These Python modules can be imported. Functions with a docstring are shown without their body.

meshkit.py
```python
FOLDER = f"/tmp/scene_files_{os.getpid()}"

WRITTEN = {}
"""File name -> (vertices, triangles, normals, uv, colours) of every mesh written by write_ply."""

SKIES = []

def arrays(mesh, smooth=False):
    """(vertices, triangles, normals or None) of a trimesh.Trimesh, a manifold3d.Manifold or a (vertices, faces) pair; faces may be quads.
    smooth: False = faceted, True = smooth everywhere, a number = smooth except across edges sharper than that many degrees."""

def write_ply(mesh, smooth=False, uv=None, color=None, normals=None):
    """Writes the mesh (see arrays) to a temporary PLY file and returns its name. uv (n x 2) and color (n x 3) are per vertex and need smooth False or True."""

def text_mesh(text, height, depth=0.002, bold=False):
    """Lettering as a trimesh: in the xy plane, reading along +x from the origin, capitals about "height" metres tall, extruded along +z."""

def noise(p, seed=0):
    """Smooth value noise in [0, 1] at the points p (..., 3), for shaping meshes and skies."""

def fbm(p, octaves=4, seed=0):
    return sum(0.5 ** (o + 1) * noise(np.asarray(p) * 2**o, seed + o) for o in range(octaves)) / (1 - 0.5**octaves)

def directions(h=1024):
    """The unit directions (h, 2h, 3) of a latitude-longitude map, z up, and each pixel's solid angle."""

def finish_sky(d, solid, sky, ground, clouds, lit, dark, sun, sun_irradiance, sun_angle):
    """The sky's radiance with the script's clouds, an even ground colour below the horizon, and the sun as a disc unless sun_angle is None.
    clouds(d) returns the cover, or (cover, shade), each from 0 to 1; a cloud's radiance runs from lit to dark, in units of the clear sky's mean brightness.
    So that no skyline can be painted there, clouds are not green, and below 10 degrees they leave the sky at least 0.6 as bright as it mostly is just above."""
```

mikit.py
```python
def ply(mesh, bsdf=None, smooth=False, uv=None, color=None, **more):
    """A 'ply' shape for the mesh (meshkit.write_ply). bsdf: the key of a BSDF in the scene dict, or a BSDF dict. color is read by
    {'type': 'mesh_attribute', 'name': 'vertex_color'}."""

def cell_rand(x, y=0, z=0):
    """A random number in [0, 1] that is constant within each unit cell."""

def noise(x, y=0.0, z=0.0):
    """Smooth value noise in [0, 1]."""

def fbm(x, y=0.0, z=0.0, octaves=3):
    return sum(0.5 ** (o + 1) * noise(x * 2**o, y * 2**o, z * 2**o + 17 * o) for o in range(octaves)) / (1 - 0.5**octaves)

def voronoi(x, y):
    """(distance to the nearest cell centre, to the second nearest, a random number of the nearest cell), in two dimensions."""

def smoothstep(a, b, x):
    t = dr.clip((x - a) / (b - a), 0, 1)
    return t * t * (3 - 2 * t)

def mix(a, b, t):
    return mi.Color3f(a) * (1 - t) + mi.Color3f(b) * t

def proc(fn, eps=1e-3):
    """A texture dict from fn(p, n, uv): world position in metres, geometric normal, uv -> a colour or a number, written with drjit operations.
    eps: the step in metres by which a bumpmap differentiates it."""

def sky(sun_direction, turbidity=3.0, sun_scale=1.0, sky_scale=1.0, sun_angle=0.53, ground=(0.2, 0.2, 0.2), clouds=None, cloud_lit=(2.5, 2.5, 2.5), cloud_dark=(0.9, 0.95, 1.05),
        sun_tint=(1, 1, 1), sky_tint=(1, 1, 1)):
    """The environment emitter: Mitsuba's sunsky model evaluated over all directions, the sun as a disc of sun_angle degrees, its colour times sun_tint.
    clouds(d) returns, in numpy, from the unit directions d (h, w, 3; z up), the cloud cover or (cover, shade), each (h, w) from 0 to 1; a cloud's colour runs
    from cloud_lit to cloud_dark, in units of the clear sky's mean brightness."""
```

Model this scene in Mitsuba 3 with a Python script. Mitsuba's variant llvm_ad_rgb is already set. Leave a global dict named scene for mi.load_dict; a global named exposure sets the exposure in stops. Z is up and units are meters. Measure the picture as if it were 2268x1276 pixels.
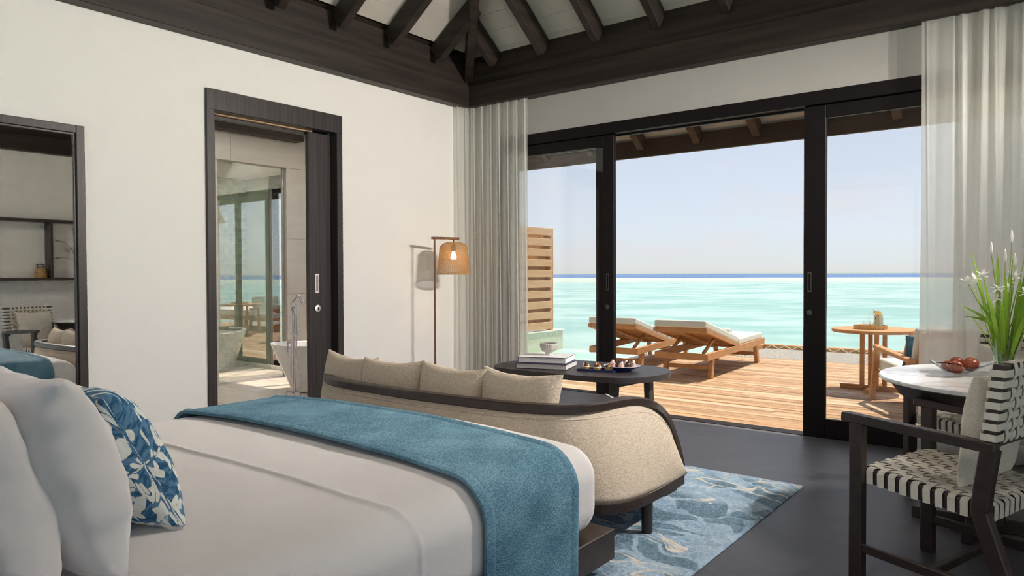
import math
import numpy as np, trimesh, shapely.geometry as sg
import manifold3d as m3
import drjit as dr
import mitsuba as mi
import mikit
from mikit import proc, noise, fbm, voronoi, cell_rand, smoothstep, mix

scene, labels = {}, {}
PI = math.pi
rng = np.random.default_rng(7)

# ------------------------------------------------------------------ camera, sky, sun, exposure
exposure = 0.0
CAM_H = 1.25
_yaw, _pitch, _roll, _f = 0.659842988, 0.0187350459, -0.00359823603, 1594.33986
_fw = np.array([-math.sin(_yaw) * math.cos(_pitch), math.cos(_yaw) * math.cos(_pitch), -math.sin(_pitch)])
_rt = np.array([math.cos(_yaw), math.sin(_yaw), 0.0])
_up = np.cross(_rt, _fw)
_up = -math.sin(_roll) * _rt + math.cos(_roll) * _up
T = mi.ScalarTransform4f
scene['camera'] = {'type': 'perspective', 'fov': 2 * math.degrees(math.atan(1134 / _f)), 'fov_axis': 'x', 'near_clip': 0.05, 'far_clip': 30000.0,
                   'to_world': T().look_at(origin=[0, 0, CAM_H], target=[float(v) for v in np.array([0, 0, CAM_H]) + _fw], up=[float(v) for v in _up])}


def _clouds(d):
    import meshkit
    el = d[..., 2]
    p = np.stack([d[..., 0] / (el + 0.25) * 1.6, d[..., 1] / (el + 0.25) * 1.6, el * 5], -1)
    c = meshkit.fbm(p + 3.0, 5, 3)
    cover = np.clip((c - 0.50) / 0.25, 0, 1) * np.clip(el / 0.03, 0, 1)
    return 0.52 + cover * 0.33, np.zeros_like(cover)


SUN = np.array([0.16, 0.42, 0.89])
scene['sky'] = mikit.sky(SUN, turbidity=3.5, sun_scale=4.0, sky_scale=3.95, sky_tint=(1.22, 1.04, 0.93), ground=(0.15, 0.3, 0.3), clouds=_clouds,
                         cloud_lit=(1.78, 1.70, 1.72), cloud_dark=(1.2, 1.2, 1.25), sun_angle=1.0)
BULB = (75.0, 50.0, 25.0)
FILL_GLOBE = (25.0, 22.2, 19.2)  # fill globe added above the view to brighten the room
FILL_SPOT = (17.0, 15.9, 14.6)       # each of four added fill spots, out of view near the curtain


# ------------------------------------------------------------------ helpers
def add(key, mesh, bsdf, smooth=False, label=None, cat=None, group=None, kind=None, uv=None, **more):
    base, k = key, 0
    while key in scene:
        k += 1
        key = f'{base}_{k:03d}'
    scene[key] = mikit.ply(mesh, bsdf, smooth=smooth, uv=uv, **more)
    tag(key, label, cat, group, kind)
    return key


def tag(key, label=None, cat=None, group=None, kind=None):
    d = {k: v for k, v in (('label', label), ('category', cat), ('group', group), ('kind', kind)) if v}
    if d:
        labels[key] = {**labels.get(key, {}), **d}
    return key


def mat(name, **d):
    scene[name] = {'type': 'twosided', 'bsdf': {'type': 'principled', **d}} if 'spec_trans' not in d else {'type': 'principled', **d}
    return name


def rgb(*c):
    return {'type': 'rgb', 'value': [float(v) for v in (c if len(c) == 3 else c[0])]}


def bumped(name, fn, scale, eps=1e-3, **d):
    scene[name] = {'type': 'twosided', 'bsdf': {'type': 'bumpmap', 'tex': proc(fn, eps), 'scale': scale, 'bsdf': {'type': 'principled', **d}}}
    return name


def box(x0, x1, y0, y1, z0, z1, b=0.0):
    lo, hi = np.minimum([x0, y0, z0], [x1, y1, z1]).astype(float), np.maximum([x0, y0, z0], [x1, y1, z1]).astype(float)
    if b <= 0:
        m = trimesh.creation.box(extents=hi - lo)
        m.apply_translation((lo + hi) / 2)
        return m
    c, h = (lo + hi) / 2, (hi - lo) / 2
    b = min(b, h.min() * 0.49)
    pts = []
    for s in np.ndindex(2, 2, 2):
        s = np.array(s) * 2 - 1
        for k in range(3):
            q = h - b
            q[k] = h[k]
            pts.append(c + s * q)
    return trimesh.convex.convex_hull(np.array(pts))


def frame_to(p0, d, up=(0, 0, 1)):
    d = np.asarray(d, float) / np.linalg.norm(d)
    up = np.asarray(up, float)
    s = np.cross(up, d)
    if np.linalg.norm(s) < 1e-6:
        s = np.cross([0, 1, 0], d)
    s /= np.linalg.norm(s)
    u = np.cross(d, s)
    M = np.eye(4)
    M[:3, 0], M[:3, 1], M[:3, 2], M[:3, 3] = s, u, d, p0
    return M


def bar(p0, p1, w, h, b=0.003, up=(0, 0, 1)):
    """a straight bar from p0 to p1, w across, h along up"""
    p0, p1 = np.asarray(p0, float), np.asarray(p1, float)
    L = np.linalg.norm(p1 - p0)
    m = box(-w / 2, w / 2, -h / 2, h / 2, 0, L, b)
    m.apply_transform(frame_to(p0, p1 - p0, up))
    return m


def join(*ms):
    out = []
    for m in ms:
        out.extend(m if isinstance(m, (list, tuple)) else [m])
    return trimesh.util.concatenate([trimesh.Trimesh(m.vertices, m.faces, process=False) for m in out])


def lathe(profile, n=40):
    return trimesh.creation.revolve(np.array(profile, float), sections=n)


def moved(m, x=0, y=0, z=0, rz=0.0, M=None):
    m = m.copy()
    if M is not None:
        m.apply_transform(M)
    if rz:
        m.apply_transform(trimesh.transformations.rotation_matrix(rz, [0, 0, 1]))
    m.apply_translation([x, y, z])
    return m


def smooth_path(pts, n=40, closed=False):
    from scipy.interpolate import CubicSpline
    pts = np.asarray(pts, float)
    if closed:
        pts = np.vstack([pts, pts[:1]])
    t = np.concatenate([[0], np.cumsum(np.linalg.norm(np.diff(pts, axis=0), axis=1))])
    cs = CubicSpline(t, pts, bc_type='periodic' if closed else 'natural')
    return cs(np.linspace(0, t[-1], n + (1 if closed else 0)))[:n]


def sweep(path, section, side=None, caps=True, up=None):
    """section (k,2) swept along path (n,3); first coordinate along 'side' (vector or per-point), second along the normal"""
    path, section = np.asarray(path, float), np.asarray(section, float)
    if section.ndim == 2:
        section = np.broadcast_to(section, (len(path), *section.shape))
    t = np.gradient(path, axis=0)
    t /= np.linalg.norm(t, axis=1, keepdims=True) + 1e-12
    if side is None:
        ref = np.array([0, 0, 1.0]) if up is None else np.asarray(up, float)
        s = np.cross(ref, t)
        bad = np.linalg.norm(s, axis=1) < 1e-4
        s[bad] = np.cross([1.0, 0, 0], t[bad])
    else:
        s = np.broadcast_to(np.asarray(side, float), path.shape).copy()
        s -= t * (s * t).sum(1, keepdims=True)
    s /= np.linalg.norm(s, axis=1, keepdims=True) + 1e-12
    u = np.cross(t, s)
    v = path[:, None] + section[..., :1] * s[:, None] + section[..., 1:] * u[:, None]
    n, k = v.shape[:2]
    i, j = np.meshgrid(np.arange(n - 1), np.arange(k), indexing='ij')
    a, b, c, d = i * k + j, i * k + (j + 1) % k, (i + 1) * k + (j + 1) % k, (i + 1) * k + j
    f = np.vstack([np.stack([a, b, c], -1).reshape(-1, 3), np.stack([a, c, d], -1).reshape(-1, 3)])
    if caps:
        e = np.arange(1, k - 1)
        f = np.vstack([f, np.stack([e * 0, e + 1, e], -1), (n - 1) * k + np.stack([e * 0, e, e + 1], -1)])
    m = trimesh.Trimesh(v.reshape(-1, 3), f, process=False)
    if m.volume < 0:
        m.invert()
    return m


def rect(w, h):
    return [(-w / 2, -h / 2), (w / 2, -h / 2), (w / 2, h / 2), (-w / 2, h / 2)]


def oct_(w, h, b):
    x, y = w / 2, h / 2
    return [(-x + b, -y), (x - b, -y), (x, -y + b), (x, y - b), (x - b, y), (-x + b, y), (-x, y - b), (-x, -y + b)]


def circ(r, n=10):
    a = np.arange(n) * 2 * PI / n
    return np.stack([r * np.cos(a), r * np.sin(a)], -1)


def tube(path, r, n=10):
    path = np.asarray(path, float)
    r = np.broadcast_to(r, (len(path),))
    sec = np.stack([circ(1.0, n) * q for q in r])
    return sweep(path, sec)


def grid_mesh(P, flip=False):
    """P (n,m,3) -> open sheet"""
    n, m = P.shape[:2]
    i, j = np.meshgrid(np.arange(n - 1), np.arange(m - 1), indexing='ij')
    a, b, c, d = i * m + j, i * m + j + 1, (i + 1) * m + j + 1, (i + 1) * m + j
    f = np.vstack([np.stack([a, b, c], -1).reshape(-1, 3), np.stack([a, c, d], -1).reshape(-1, 3)])
    if flip:
        f = f[:, ::-1]
    return trimesh.Trimesh(P.reshape(-1, 3), f, process=False)


def thick_sheet(P, th, N=None):
    """closed slab from a sheet P (n,m,3); th = thickness below (n,m) or scalar, along the sheet's normal"""
    n, m = P.shape[:2]
    du, dv = np.gradient(P, axis=0), np.gradient(P, axis=1)
    nn = np.cross(du, dv) if N is None else N
    nn = nn / (np.linalg.norm(nn, axis=-1, keepdims=True) + 1e-12)
    Q = P - nn * np.broadcast_to(th, (n, m))[..., None]
    top, bot = grid_mesh(P), grid_mesh(Q, True)
    V = np.vstack([top.vertices, bot.vertices])
    F = [top.faces, bot.faces + n * m]
    idx = np.arange(n * m).reshape(n, m)
    loop = np.concatenate([idx[0, :-1], idx[:-1, -1], idx[-1, :0:-1], idx[:0:-1, 0]])
    nx = np.roll(loop, -1)
    F.append(np.stack([loop, loop + n * m, nx], -1))
    F.append(np.stack([nx, loop + n * m, nx + n * m], -1))
    return trimesh.Trimesh(V, np.vstack(F), process=False)


def rbox(sx, sy, sz, r, n=12, ny=None):
    """a box with rounded edges, subdivided; centred"""
    h = np.array([sx, sy, sz]) / 2
    r = min(r, h.min() * 0.999)
    vs, fs, off = [], [], 0
    # parameter samples with extra density near the corners
    def samp(H, n=n):
        k = np.linspace(0, 1, 7)
        core = np.linspace(-(H - r), H - r, n + 1)
        e = r * np.sin(k * PI / 4) / math.sin(PI / 4) if False else r * np.tan(k * PI / 4)
        return np.unique(np.round(np.concatenate([-(H - r) - e[1:][::-1], core, (H - r) + e[1:]]), 9))
    for ax in range(3):
        o = [k for k in range(3) if k != ax]
        A, B = np.meshgrid(*[samp(h[q], ny if ny and q == 1 else n) for q in o], indexing='ij')
        for s in (-1, 1):
            P = np.zeros(A.shape + (3,))
            P[..., o[0]], P[..., o[1]], P[..., ax] = A, B, s * h[ax]
            m = grid_mesh(P)
            if (np.cross(m.vertices[m.faces[0][1]] - m.vertices[m.faces[0][0]], m.vertices[m.faces[0][2]] - m.vertices[m.faces[0][0]])[ax]) * s < 0:
                m.faces = m.faces[:, ::-1]
            vs.append(m.vertices); fs.append(m.faces + off); off += len(m.vertices)
    V = np.vstack(vs)
    C = np.clip(V, -(h - r), h - r)
    D = V - C
    L = np.linalg.norm(D, axis=1, keepdims=True)
    V = C + D / np.maximum(L, 1e-9) * r
    m = trimesh.Trimesh(V, np.vstack(fs), process=False)
    m.merge_vertices(digits_vertex=6)
    return m


def pillow(w, h, t, n=36, pinch=0.06, pw=2.4, edge=0.012):
    """a plump cushion in the xz plane (width x, height z, thickness y), corners drawn out"""
    u = np.sin(np.linspace(-PI / 2, PI / 2, n))
    U, V = np.meshgrid(u, u, indexing='ij')
    X = w / 2 * U * (1 - pinch * (1 - V ** 2) * np.abs(U) ** 3)
    Z = h / 2 * V * (1 - pinch * (1 - U ** 2) * np.abs(V) ** 3)
    Y = t / 2 * ((1 - np.abs(U) ** pw) * (1 - np.abs(V) ** pw)) ** 0.45 + edge / 2
    P1 = np.stack([X, -Y, Z], -1)
    P2 = np.stack([X, Y, Z], -1)
    a, b = grid_mesh(P1), grid_mesh(P2, True)
    nv = n * n
    idx = np.arange(nv).reshape(n, n)
    loop = np.concatenate([idx[0, :-1], idx[:-1, -1], idx[-1, :0:-1], idx[:0:-1, 0]])
    nx = np.roll(loop, -1)
    F = np.vstack([a.faces, b.faces + nv, np.stack([loop, loop + nv, nx], -1), np.stack([nx, loop + nv, nx + nv], -1)])
    m = trimesh.Trimesh(np.vstack([a.vertices, b.vertices]), F, process=False)
    if m.volume < 0:
        m.invert()
    uv = np.stack([np.concatenate([U.ravel(), U.ravel() + 2.5]), np.concatenate([V.ravel(), V.ravel()])], -1) * [w / 2, h / 2]
    return m, uv


def place_pillow(m, pos, yaw, lean, roll=0.0, wob=0.0, seed=0):
    """pillow's -y face turned to direction yaw (radians, 0 = facing -y), leaning back by lean"""
    import meshkit
    m = m.copy()
    if wob:
        nrm = m.vertex_normals
        m.vertices = m.vertices + nrm * ((meshkit.fbm(m.vertices * 7 + seed * 11.3, 3, seed) - 0.5) * wob)[:, None]
    R = trimesh.transformations.rotation_matrix
    m.apply_transform(R(roll, [0, 1, 0]))
    m.apply_transform(R(-lean, [1, 0, 0]))
    m.apply_transform(R(yaw, [0, 0, 1]))
    m.apply_translation(pos)
    return m


def poly_prism(poly, z0, z1):
    m = trimesh.creation.extrude_polygon(poly, z1 - z0, engine='earcut')
    m.apply_translation([0, 0, z0])
    return m


def wall_panel(axis, c0, c1, outline, holes=()):
    """outline/holes as (a,z) rectangles; axis 0: wall spans x in c0..c1, a = y; axis 1: spans y in c0..c1, a = x"""
    P = sg.box(*outline)
    for h in holes:
        P = P.difference(sg.box(*h))
    m = join([trimesh.creation.extrude_polygon(g, c1 - c0, engine='earcut') for g in getattr(P, 'geoms', [P])])
    v = m.vertices.copy()
    if axis == 0:
        m.vertices = np.stack([v[:, 2] + c0, v[:, 0], v[:, 1]], -1)
    else:
        m.vertices = np.stack([v[:, 0], v[:, 2] + c0, v[:, 1]], -1)
        m.invert()
    if m.volume < 0:
        m.invert()
    return m


def disp(m, fn):
    m = m.copy()
    m.vertices = fn(m.vertices.copy())
    return m


# ------------------------------------------------------------------ materials
def grain_fn(a, b, ax, s1=1.2, s2=26.0, k=1.0):
    """wood: grain along axis ax"""
    o = [i for i in range(3) if i != ax]

    def fn(p, n, uv):
        q = (p.x, p.y, p.z)
        g = fbm(q[ax] * s1, q[o[0]] * s2, q[o[1]] * s2, octaves=4)
        return mix(a, b, smoothstep(0.5 - 0.3 / k, 0.5 + 0.3 / k, g))
    return fn


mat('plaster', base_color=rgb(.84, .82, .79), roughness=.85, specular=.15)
mat('plaster_back_shaded', base_color=rgb(.45, .43, .41), roughness=.85, specular=.15)  # same plaster darkened: the shade on this wall is put into its colour
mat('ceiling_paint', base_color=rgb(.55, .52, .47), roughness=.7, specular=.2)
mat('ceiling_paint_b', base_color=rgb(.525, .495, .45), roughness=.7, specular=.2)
mat('beam_wood', base_color=proc(grain_fn((.019, .0135, .0115), (.036, .026, .022), 1, 1.5, 18)), roughness=.5, specular=.35)
mat('beam_wood_x', base_color=proc(grain_fn((.019, .0135, .0115), (.036, .026, .022), 0, 1.5, 18)), roughness=.5, specular=.35)
mat('eave_wood', base_color=proc(lambda p, n, uv: mix((.060, .040, .033), (.105, .072, .058), fbm(p.x * 3, p.y * 3, p.z * 24, octaves=3))), roughness=.6, specular=.2)
mat('door_wood', base_color=proc(grain_fn((.022, .0175, .017), (.042, .034, .033), 2, 2.0, 60)), roughness=.42, specular=.4)
mat('slider_wood', base_color=rgb(.010, .0072, .008), roughness=.5, specular=.15)
mat('dark_oak', base_color=proc(lambda p, n, uv: mix((.022, .0145, .0125), (.040, .027, .0235), fbm(p.x * 24, p.y * 24, p.z * 24, octaves=3))), roughness=.38, specular=.45)
mat('table_wood', base_color=proc(lambda p, n, uv: mix((.030, .025, .025), (.046, .038, .038), fbm(p.x * 3, p.y * 60, p.z * 40, octaves=3))), roughness=.42, specular=.5)
mat('teak', base_color=proc(lambda p, n, uv: mix((.40, .205, .085), (.58, .33, .155), fbm(p.x * 18, p.y * 18, p.z * 30, octaves=4))), roughness=.55, specular=.3)
mat('teak_pale', base_color=proc(lambda p, n, uv: mix((.50, .30, .17), (.66, .43, .26), fbm(p.x * 22, p.y * 4, p.z * 30, octaves=4))), roughness=.6, specular=.25)
DECK = []
for i, (a, b) in enumerate([((.34, .225, .135), (.52, .375, .25)), ((.40, .275, .17), (.57, .43, .30)), ((.30, .19, .115), (.47, .33, .21)), ((.44, .32, .21), (.60, .48, .35)), ((.37, .235, .135), (.54, .375, .24))]):
    def dk(p, n, uv, a=a, b=b, i=i):
        g = fbm(p.x * 1.1 + 7 * i, p.y * 34, p.z * 5, octaves=4)
        r = 0.5 + 0.5 * dr.sin(p.y * (2 * PI / 0.0185))
        return mix(a, b, smoothstep(.25, .75, g)) * (0.80 + 0.20 * r)
    DECK.append(mat(f'deck_{i}', base_color=proc(dk), roughness=.65, specular=.2))


def floor_fn(p, n, uv):
    g = fbm(p.x * 1.3, p.y * 1.3, 2.0, octaves=4)
    s = fbm(p.x * 9 + p.y * 4, p.y * 14, 5.0, octaves=3)
    return mix((.060, .062, .070), (.096, .098, .108), 0.6 * g + 0.4 * s)


mat('floor_concrete', base_color=proc(floor_fn), roughness=.42, specular=.35)
mat('duvet_cotton', base_color=rgb(.64, .62, .615), roughness=.9, sheen=.3, specular=.1)
mat('pillow_cotton', base_color=rgb(.64, .615, .615), roughness=.9, sheen=.3, specular=.1)


def runner_fn(p, n, uv):
    s = noise(p.x * 260, p.y * 260, p.z * 260)
    g = fbm(p.x * 7, p.y * 7, p.z * 7, octaves=3)
    v = 0.55 * s + 0.6 * (g - 0.2)
    return mix((.055, .135, .200), (.215, .385, .490), smoothstep(.1, .95, v))


bumped('runner_chenille', lambda p, n, uv: noise(p.x * 240, p.y * 240, p.z * 240), .0022, 1e-3, base_color=proc(runner_fn), roughness=.95, sheen=.5, specular=.05)


def boucle_fn(p, n, uv):
    s = noise(p.x * 330, p.y * 330, p.z * 330) * .7 + noise(p.x * 140, p.y * 140, p.z * 140) * .3
    return mix((.43, .355, .275), (.62, .535, .435), smoothstep(.15, .85, s))


bumped('sofa_fabric', lambda p, n, uv: noise(p.x * 190, p.y * 190, p.z * 190), .0018, 1e-3, base_color=proc(boucle_fn), roughness=.95, specular=.05)


def sand_fn(p, n, uv):
    s = noise(p.x * 300, p.y * 300, p.z * 300)
    return mix((.52, .48, .41), (.74, .70, .62), s)


bumped('chair_cushion_fabric', lambda p, n, uv: noise(p.x * 260, p.y * 260, p.z * 260), .0012, 1e-3, base_color=proc(sand_fn), roughness=.95, specular=.05)
mat('strap_fabric', base_color=proc(lambda p, n, uv: mix((.55, .51, .44), (.76, .72, .64), noise(p.x * 500, p.y * 500, p.z * 500))), roughness=.9, specular=.1)
mat('outdoor_cushion', base_color=rgb(.60, .66, .62), roughness=.9, specular=.1)
mat('bolster_blue', base_color=proc(lambda p, n, uv: mix((.03, .08, .14), (.12, .22, .32), noise(p.x * 120, p.y * 120, p.z * 120))), roughness=.9, specular=.1)


def print_fn(p, n, uv):
    # brush-painted foliage: cream leaves in three directions on a blue ground
    x = uv.x + (fbm(uv.x * 14, uv.y * 14, 3.0) - .5) * .05
    y = uv.y + (fbm(uv.x * 14 + 9, uv.y * 14, 8.0) - .5) * .05
    cream_t = mi.Float(0)
    for ang, wl, ww, r0, pick, off in ((.6, .100, .040, .40, .50, 0.0), (-.75, .085, .032, .38, .55, 17.3), (1.9, .055, .020, .40, .62, 41.7)):
        a = (x * math.cos(ang) + y * math.sin(ang)) / wl + off
        b = (y * math.cos(ang) - x * math.sin(ang)) / ww + off
        d1, d2, w = voronoi(a, b)
        cream_t = dr.maximum(cream_t, smoothstep(r0 + .03, r0 - .03, d1) * smoothstep(pick, pick + .02, w) * smoothstep(.04, .10, d2 - d1))
    blue = mix((.022, .080, .160), (.090, .190, .300), smoothstep(.3, .7, fbm(x * 40, y * 110, 1.0)))
    cream = mix((.60, .61, .56), (.72, .73, .69), noise(x * 60, y * 60))
    return mix(blue, cream, cream_t)


mat('print_cotton', base_color=proc(print_fn), roughness=.9, specular=.1)


def rug_fn(p, n, uv):
    x, y = p.x, p.y
    wx = (fbm(x * 3.0, y * 3.0, 1.0) - .5) * .42
    wy = (fbm(x * 3.0 + 5, y * 3.0, 4.0) - .5) * .42
    u, v = x + wx, y + wy
    sp = noise(x * 150, y * 150, 3.0) * .6 + noise(x * 60, y * 60, 7.0) * .4
    mott = fbm(u * 6, v * 9, 2.0)
    base = mix((.20, .32, .45), (.46, .57, .67), smoothstep(.15, .85, sp * .5 + mott * .5))
    d1, d2, w = voronoi(u * 3.4, v * 6.2)
    big = fbm(x * 1.3 + 3, y * 1.3, 9.0) + .10 * (3.7 - y)
    blob = smoothstep(.08, .20, d2 - d1) * smoothstep(.42, .50, w) * smoothstep(.38, .52, big)
    dark = mix((.085, .15, .205), (.19, .29, .37), smoothstep(.1, .9, sp))
    c = mix(base, dark, blob * .9)
    e1, e2, w2 = voronoi(u * 4.2 + 11, v * 9.0 + 3)
    cream = smoothstep(.24, .10, e2 - e1) * smoothstep(.66, .72, w2) * smoothstep(.44, .52, fbm(x * 3.1 + 20, y * 3.1, 6.0))
    return mix(c, mix((.50, .48, .43), (.74, .71, .65), sp), cream)


bumped('rug_wool', lambda p, n, uv: noise(p.x * 160, p.y * 160, 1.0) + .6 * noise(p.x * 70, p.y * 70, 2.0), .004, 1e-3, base_color=proc(rug_fn), roughness=.97, specular=.03, sheen=.3)


def marble_fn(p, n, uv):
    w = fbm(p.x * 5, p.y * 5, p.z * 5, octaves=4)
    v = dr.abs(noise(p.x * 4 + w * 4, p.y * 9 + w * 3, 1.0) - .5)
    return mix((.56, .56, .56), (.80, .795, .785), smoothstep(.0, .16, v) * (.6 + .4 * w))


mat('marble', base_color=proc(marble_fn), roughness=.16, specular=.5)


def stone_fn(p, n, uv):
    g = fbm(p.x * 2.0 + p.y * 1.2, p.y * 1.2, p.z * 9 + 2 * fbm(p.y * 1.5, p.z * 1.5, 2.0), octaves=4)
    return mix((.50, .48, .45), (.66, .64, .60), g)


mat('stone_tile', base_color=proc(stone_fn), roughness=.35, specular=.4)
mat('stone_tile_b', base_color=proc(lambda p, n, uv: stone_fn(mi.Point3f(p.x + 3, p.y + 5, p.z + 2), n, uv) * .96), roughness=.35, specular=.4)
mat('floor_tile', base_color=proc(lambda p, n, uv: mix((.46, .41, .37), (.58, .53, .48), fbm(p.x * 2, p.y * 9, 1.0, octaves=4))), roughness=.3, specular=.4)
mat('grout', base_color=rgb(.34, .32, .29), roughness=.9)
mat('mosaic_green', base_color=proc(lambda p, n, uv: mix((.33, .42, .33), (.50, .58, .47), cell_rand(p.x * 14.28, p.y * 14.28, p.z * 14.28))), roughness=.2, specular=.5)
mat('mosaic_pool', base_color=proc(lambda p, n, uv: mix((.56, .56, .44), (.64, .64, .52), cell_rand(p.x * 12 + .3, p.y * 12 + .3, p.z * 12 + .3))), roughness=.3, specular=.4)
mat('mosaic_grout', base_color=rgb(.62, .66, .56), roughness=.9)
mat('porcelain', base_color=rgb(.86, .86, .85), roughness=.12, specular=.5, clearcoat=.5)
scene['chrome'] = {'type': 'twosided', 'bsdf': {'type': 'roughconductor', 'material': 'Cr', 'alpha': .06}}
scene['brushed_steel'] = {'type': 'twosided', 'bsdf': {'type': 'roughconductor', 'material': 'Cr', 'alpha': .22}}
scene['mirror_silver'] = {'type': 'twosided', 'bsdf': {'type': 'conductor', 'material': 'none', 'specular_reflectance': rgb(.94, .945, .94)}}
scene['window_glass'] = {'type': 'thindielectric', 'int_ior': 1.35}
scene['coated_glass'] = {'type': 'blendbsdf', 'weight': .36, 'a': {'type': 'thindielectric', 'int_ior': 1.5},
                         'b': {'type': 'twosided', 'bsdf': {'type': 'conductor', 'material': 'none', 'specular_reflectance': rgb(.9, .94, .9)}}}
scene['clear_glass'] = {'type': 'dielectric', 'int_ior': 1.5}
scene['thin_glass'] = {'type': 'thindielectric', 'int_ior': 1.5}
mat('plate_rim', base_color=rgb(.55, .53, .56), roughness=.3, specular=.5)
mat('glaze_blue', base_color=rgb(.018, .035, .11), roughness=.18, specular=.5)
mat('bowl_glaze', base_color=rgb(.50, .47, .44), roughness=.22, specular=.5)
mat('paper', base_color=rgb(.72, .71, .72), roughness=.9)
mat('paper_grey', base_color=rgb(.55, .54, .54), roughness=.9)
mat('cover_white', base_color=rgb(.80, .79, .78), roughness=.35, specular=.4)
mat('cover_navy', base_color=rgb(.025, .028, .10), roughness=.4)
mat('cover_dark', base_color=rgb(.035, .033, .045), roughness=.4)
mat('rattan', base_color=proc(lambda p, n, uv: mix((.36, .19, .07), (.62, .38, .17), noise(p.x * 90, p.y * 90, p.z * 160))), roughness=.55, specular=.3)
mat('rattan_dark', base_color=rgb(.20, .10, .04), roughness=.55, specular=.3)
mat('copper_wood', base_color=rgb(.16, .075, .04), roughness=.35, specular=.5)
mat('black_metal', base_color=rgb(.02, .02, .02), roughness=.4)
mat('gold', base_color=rgb(.75, .55, .20), roughness=.3, metallic=1.0)
mat('black_plastic', base_color=rgb(.015, .015, .017), roughness=.25, specular=.5)
mat('fruit_red', base_color=proc(lambda p, n, uv: mix((.26, .045, .02), (.42, .11, .05), fbm(p.x * 40, p.y * 40, p.z * 12))), roughness=.3, specular=.5)
mat('berry_dark', base_color=rgb(.04, .02, .035), roughness=.35, specular=.5)
mat('berry_red', base_color=rgb(.38, .03, .04), roughness=.3, specular=.5)
mat('mango', base_color=rgb(.75, .46, .08), roughness=.35, specular=.5)
mat('pastry', base_color=rgb(.50, .30, .13), roughness=.8)
mat('choc', base_color=rgb(.06, .035, .028), roughness=.35, specular=.5)
mat('pink_cream', base_color=rgb(.62, .40, .36), roughness=.5)
mat('cream', base_color=rgb(.80, .77, .70), roughness=.5)
mat('mint', base_color=rgb(.10, .22, .06), roughness=.5)
mat('tray_wood', base_color=proc(lambda p, n, uv: mix((.46, .28, .09), (.66, .45, .18), noise(p.x * 60, p.y * 60, p.z * 60))), roughness=.5)
mat('rope', base_color=rgb(.62, .60, .56), roughness=.9)
mat('plastic_white', base_color=rgb(.8, .8, .8), roughness=.4)
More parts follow.
